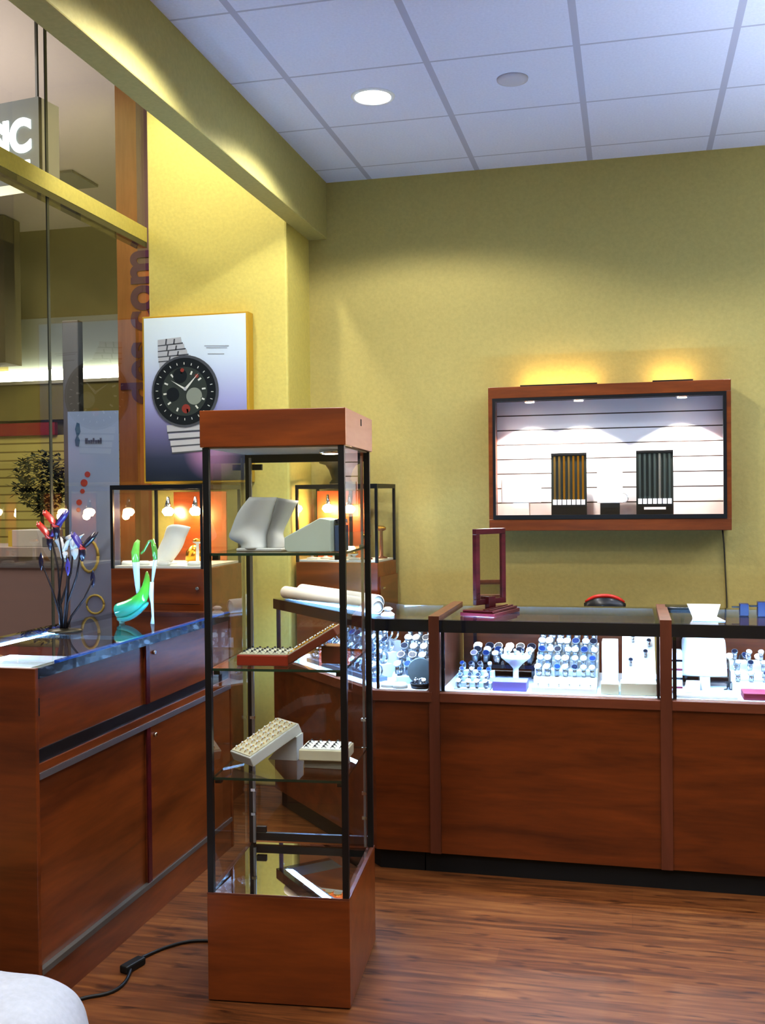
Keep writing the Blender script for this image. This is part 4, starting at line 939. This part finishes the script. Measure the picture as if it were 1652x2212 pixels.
# stool behind the counter
sto = thing('stool', 'stool with red and black backrest peeping over the middle showcase', 'stool', (-.125, 5.12, 0))
for k in range(5):
    a = R(72 * k); MB().tube([(0, 0, .06), (.13 * math.cos(a), .13 * math.sin(a), .05), (.19 * math.cos(a), .19 * math.sin(a), .03)], [.016, .014, .012]).build('leg', M['black'], sto)
MB().lathe([(.03, .06), (.022, .08), (.022, .66), (.03, .67)], 16).build('column', M['chrome'], sto)
MB().lathe([(.17, .67), (.19, .69), (.185, .73), (.15, .745)], 28).build('seat', M['black'], sto)
P_ = []
bkm = MB()
for k in range(13):
    u_ = -1 + k / 6; P_.append([(u_ * .10, .16 + .02 * u_ * u_, z0_ + (1.062 - .034 * abs(u_) ** 2.4 - .80) * v) for v, z0_ in ((0, .80), (.25, .80), (.5, .80), (.75, .80), (.93, .80))])
bkm.grid(P_).build('backrest', M['black'], sto, solid=.02)
MB().tube([((-1 + k / 6) * .092, .158 + .02 * (-1 + k / 6) ** 2, 1.050 - .034 * abs(-1 + k / 6) ** 2.4) for k in range(13)], .011).build('backrest_rim', plain('red vinyl', (176, 40, 28), .4), sto)
MB().tube([(0, .12, .70), (0, .2, .78), (0, .178, .9)], .012).build('backrest_support', M['chrome'], sto)

# ------------------------------------------------------------------ ornaments on the left counter
go = thing('glass_shoe', 'green glass high-heeled shoe ornament with pale straps', 'ornament', (-1.946, 3.82, ZT))
gm, nt, b = base('green art glass'); tc = nt.nodes.new('ShaderNodeTexCoord'); sp = nt.nodes.new('ShaderNodeSeparateXYZ'); rp = nt.nodes.new('ShaderNodeValToRGB')
e = rp.color_ramp.elements; e[0].position = 0; e[0].color = lin((60, 150, 130)); e[1].position = 1; e[1].color = lin((96, 150, 60))
q_ = e.new(.28); q_.color = lin((70, 176, 150)); q_ = e.new(.45); q_.color = lin((92, 190, 84)); q_ = e.new(.7); q_.color = lin((100, 196, 72))
mr2 = nt.nodes.new('ShaderNodeMapRange'); mr2.inputs['From Min'].default_value = .02; mr2.inputs['From Max'].default_value = .2
nt.links.new(tc.outputs['Object'], sp.inputs[0]); nt.links.new(sp.outputs['Z'], mr2.inputs['Value']); nt.links.new(mr2.outputs[0], rp.inputs[0]); nt.links.new(rp.outputs[0], b.inputs['Base Color'])
b.inputs['Roughness'].default_value = .08; b.inputs['Coat Weight'].default_value = .8; b.inputs['Subsurface Weight'].default_value = .25
def ribbon(pts, mb=None, ny=12):
    """pts: (x,z, half width across, half depth) lofted as ellipses along the path in the xz plane"""
    mb = mb or MB(); vs = []; m_ = len(pts)
    for i, (x, z, hw, hd) in enumerate(pts):
        a, c_ = pts[max(i - 1, 0)], pts[min(i + 1, m_ - 1)]
        d = Vector((c_[0] - a[0], 0, c_[1] - a[1])).normalized(); n_ = Vector((-d.z, 0, d.x))
        for k in range(ny):
            t_ = 2 * math.pi * k / ny; vs.append(Vector((x, 0, z)) + n_ * (hw * math.cos(t_)) + Vector((0, 1, 0)) * (hd * math.sin(t_)))
    fs = [(i * ny + k, i * ny + (k + 1) % ny, (i + 1) * ny + (k + 1) % ny, (i + 1) * ny + k) for i in range(m_ - 1) for k in range(ny)]
    fs += [tuple(range(ny))[::-1], tuple((m_ - 1) * ny + k for k in range(ny))]
    return mb.add(vs, fs, 0, True)
ribbon([(-.104, .044, .022, .016), (-.096, .047, .036, .028), (-.065, .053, .037, .034), (-.03, .066, .036, .031), (.0, .088, .033, .028), (.024, .115, .025, .024), (.036, .15, .019, .020), (.040, .185, .012, .014), (.038, .215, .004, .006)]).build('shoe_body', gm, go, sub=1)
ribbon([(-.098, .020, .014, .022), (-.06, .014, .013, .03), (-.02, .03, .012, .026), (.015, .06, .010, .02), (.045, .09, .009, .014)]).build('sole', plain('teal glass', (64, 168, 160), .08, coat=.8), go, sub=1)
ribbon([(-.075, .0, .010, .018), (-.075, .018, .012, .02)]).build('toe_block', plain('clear teal glass', (120, 180, 160), .08, coat=.8), go)
pale = plain('pale glass', (190, 208, 214), .1, coat=.8)
ribbon([(.060, .0, .009, .010), (.062, .03, .005, .006), (.060, .08, .006, .007), (.056, .12, .010, .012), (.060, .17, .008, .01)]).build('heel', pale, go)
s1 = ribbon([(.002, .105, .008, .006), (-.004, .16, .012, .007), (-.008, .22, .015, .008), (-.010, .25, .017, .009)]).build('strap', pale, go)
ribbon([(-.010, .2505, .017, .0095), (-.012, .29, .018, .011), (-.004, .325, .013, .010), (.004, .34, .006, .006)]).build('strap_loop', plain('lime glass', (134, 198, 88), .08, coat=.8), s1)
s2 = ribbon([(.062, .165, .004, .005), (.068, .21, .008, .006), (.076, .26, .010, .007)]).build('strap', pale, go)
ribbon([(.076, .2605, .010, .0075), (.074, .30, .012, .009), (.064, .34, .007, .007), (.05, .335, .005, .005), (.03, .30, .005, .005), (.014, .285, .005, .005)]).build('strap_loop', plain('green glass loop', (104, 160, 70), .08, coat=.8), s2)

ws = thing('wire_flower_sculpture', 'dark wire stems with red and purple blossoms on a round base', 'ornament', (-2.118, 3.545, ZT))
MB().lathe([(.066, 0), (.066, .005), (.03, .009), (.018, .012)], 28).build('base', plain('bronze base', (66, 62, 52), .35, metal=.6), ws)
wire = plain('dark bronze wire', (48, 40, 42), .4, metal=.5)
red = plain('red enamel', (196, 62, 48), .25, coat=.6); purp = plain('violet enamel', (78, 66, 136), .25, coat=.6); dark = plain('dark enamel', (34, 26, 46), .3, coat=.5); pearl = plain('pearl enamel', (196, 192, 184), .3)
heads = [(-.035, .01, .43), (-.075, .03, .385), (.085, -.01, .345), (-.01, .02, .35), (.03, .03, .36), (-.085, -.02, .27), (.035, -.03, .25), (.10, .04, .20)]
for k, (hx, hy, hz) in enumerate(heads):
    s0 = (-.012 + .006 * (k % 4), .006 * (k % 3) - .006)
    st_ = MB().tube([(s0[0], s0[1], .008), (s0[0] * 2 + hx * .12, hy * .2, hz * .28), (hx * .75 + (.02 if hx < 0 else -.005), hy * .7, hz * .62), (hx, hy, hz)], [.005, .0045, .004, .003], 7).build('stem', wire, ws)
    if k in (0, 1, 2):
        for s_, m_ in ((-1, red if k < 2 else purp), (1, purp if k < 2 else dark), (0, red)):
            q = MB(); P_ = []
            for j in range(6):
                v = j / 5; wv = .018 * math.sin(math.pi * (.12 + .88 * v) * .9) + .002
                P_.append([(hx + s_ * .05 * v + (.012 * v if k == 2 else 0) + (i - 2) * wv * .4, hy - .015 * (1 - abs(i - 2) / 2) - .02 * (s_ == 0) * v, hz - .03 + .052 * v - (.03 * v if s_ == 0 else 0) + .008 * abs(i - 2) * (1 if s_ else -1) * v) for i in range(5)])
            q.grid(P_).build('petal', m_, st_, solid=.003)
        MB().lathe([(.004, -.075), (.014, -.05), (.014, -.03), (.004, -.01)], 10, (hx, hy, hz)).build('bud', dark, st_)
    elif k in (3, 4):
        for s_ in (-1, 1):
            P_ = [[(hx + s_ * .028 * v + (i - 2) * .007, hy - .012 * (1 - abs(i - 2) / 2), hz - .045 + .05 * math.sin(v * 1.5) + (i - 2) * .004) for i in range(5)] for v in (0, .25, .5, .75, 1)]
            MB().grid(P_).build('petal', pearl, st_, solid=.003)
        MB().lathe([(.004, -.085), (.013, -.065), (.015, -.05), (.005, -.035)], 10, (hx, hy, hz)).build('bud', pearl, st_)
    else:
        P_ = [[(hx + (i - 1) * .010 * math.sin(3.1 * v + .05), hy, hz - .035 + .07 * v) for i in range(3)] for v in (0, .2, .4, .6, .8, 1)]
        MB().grid(P_).build('leaf', purp if k == 6 else dark, st_, solid=.003)

# ------------------------------------------------------------------ floor things
q = MB(); P_ = []; rnd = random.Random(2)
for j in range(17):
    v = j / 16 * math.pi / 2; row = []
    for i in range(37):
        a = 2 * math.pi * i / 36
        cr_ = lambda x, e_: math.copysign(abs(x) ** e_, x)
        rad = cr_(math.cos(v), .6); zz = cr_(math.sin(v), .6)
        wob = 1 + .03 * math.sin(3 * a + 1) + .02 * math.sin(7 * a + 4 * v)
        row.append((.25 * rad * cr_(math.cos(a), .8) * wob, .24 * rad * cr_(math.sin(a), .8) * wob, .285 * zz * (1 + .025 * math.sin(5 * a + 3) * rad) + .001))
    P_.append(row)
mdn = q.grid(P_).build('white_sack', plain('white fleece', (176, 180, 188), .9, noise=60), sub=1)
mdn.location = (-1.63, 2.33, 0); tag(mdn, 'soft white bundle on the floor at the counter end', 'bundle')
pc = thing('power_cable', 'black cable with inline box running from the tower across the floor', 'cable', (-1.62, 3.11, 0))
pts = [(-1.335, 3.31, .006), (-1.42, 3.335, .006), (-1.50, 3.322, .006), (-1.56, 3.27, .006), (-1.60, 3.20, .006), (-1.622, 3.125, .012)]
pts2 = [(-1.605, 3.06, .012), (-1.59, 3.0, .006), (-1.59, 2.94, .006), (-1.615, 2.90, .006), (-1.66, 2.868, .006), (-1.695, 2.82, .006), (-1.712, 2.79, .006), (-1.722, 2.73, .006), (-1.74, 2.66, .02)]
def smooth(p, n=6):
    o = []; p = [Vector(x) for x in p]
    for i in range(len(p) - 1):
        a, b_, c_, d = p[max(i - 1, 0)], p[i], p[i + 1], p[min(i + 2, len(p) - 1)]
        for k in range(n):
            u_ = k / n; o.append(.5 * (2 * b_ + (c_ - a) * u_ + (2 * a - 5 * b_ + 4 * c_ - d) * u_ ** 2 + (3 * b_ - a - 3 * c_ + d) * u_ ** 3))
    return o + [p[-1]]
W(MB().tube(smooth(pts), .0055, 8).tube(smooth(pts2), .0055, 8).build('cord', M['cable'], pc), pc)
bx = MB().box(-.018, .018, -.045, .045, .0005, .026).build('inline_box', M['cable'], pc, bevel=.006); bx.location = (.006, -.018, 0); bx.rotation_euler = (0, 0, R(-16))

# ------------------------------------------------------------------ render look
S.view_settings.view_transform = 'Standard'
S.view_settings.exposure = .34
S.view_settings.gamma = .80
S.cycles.transparent_max_bounces = 40
S.cycles.max_bounces = 10
S.cycles.sample_clamp_indirect = 6
S.cycles.caustics_reflective = False
S.cycles.use_denoising = True
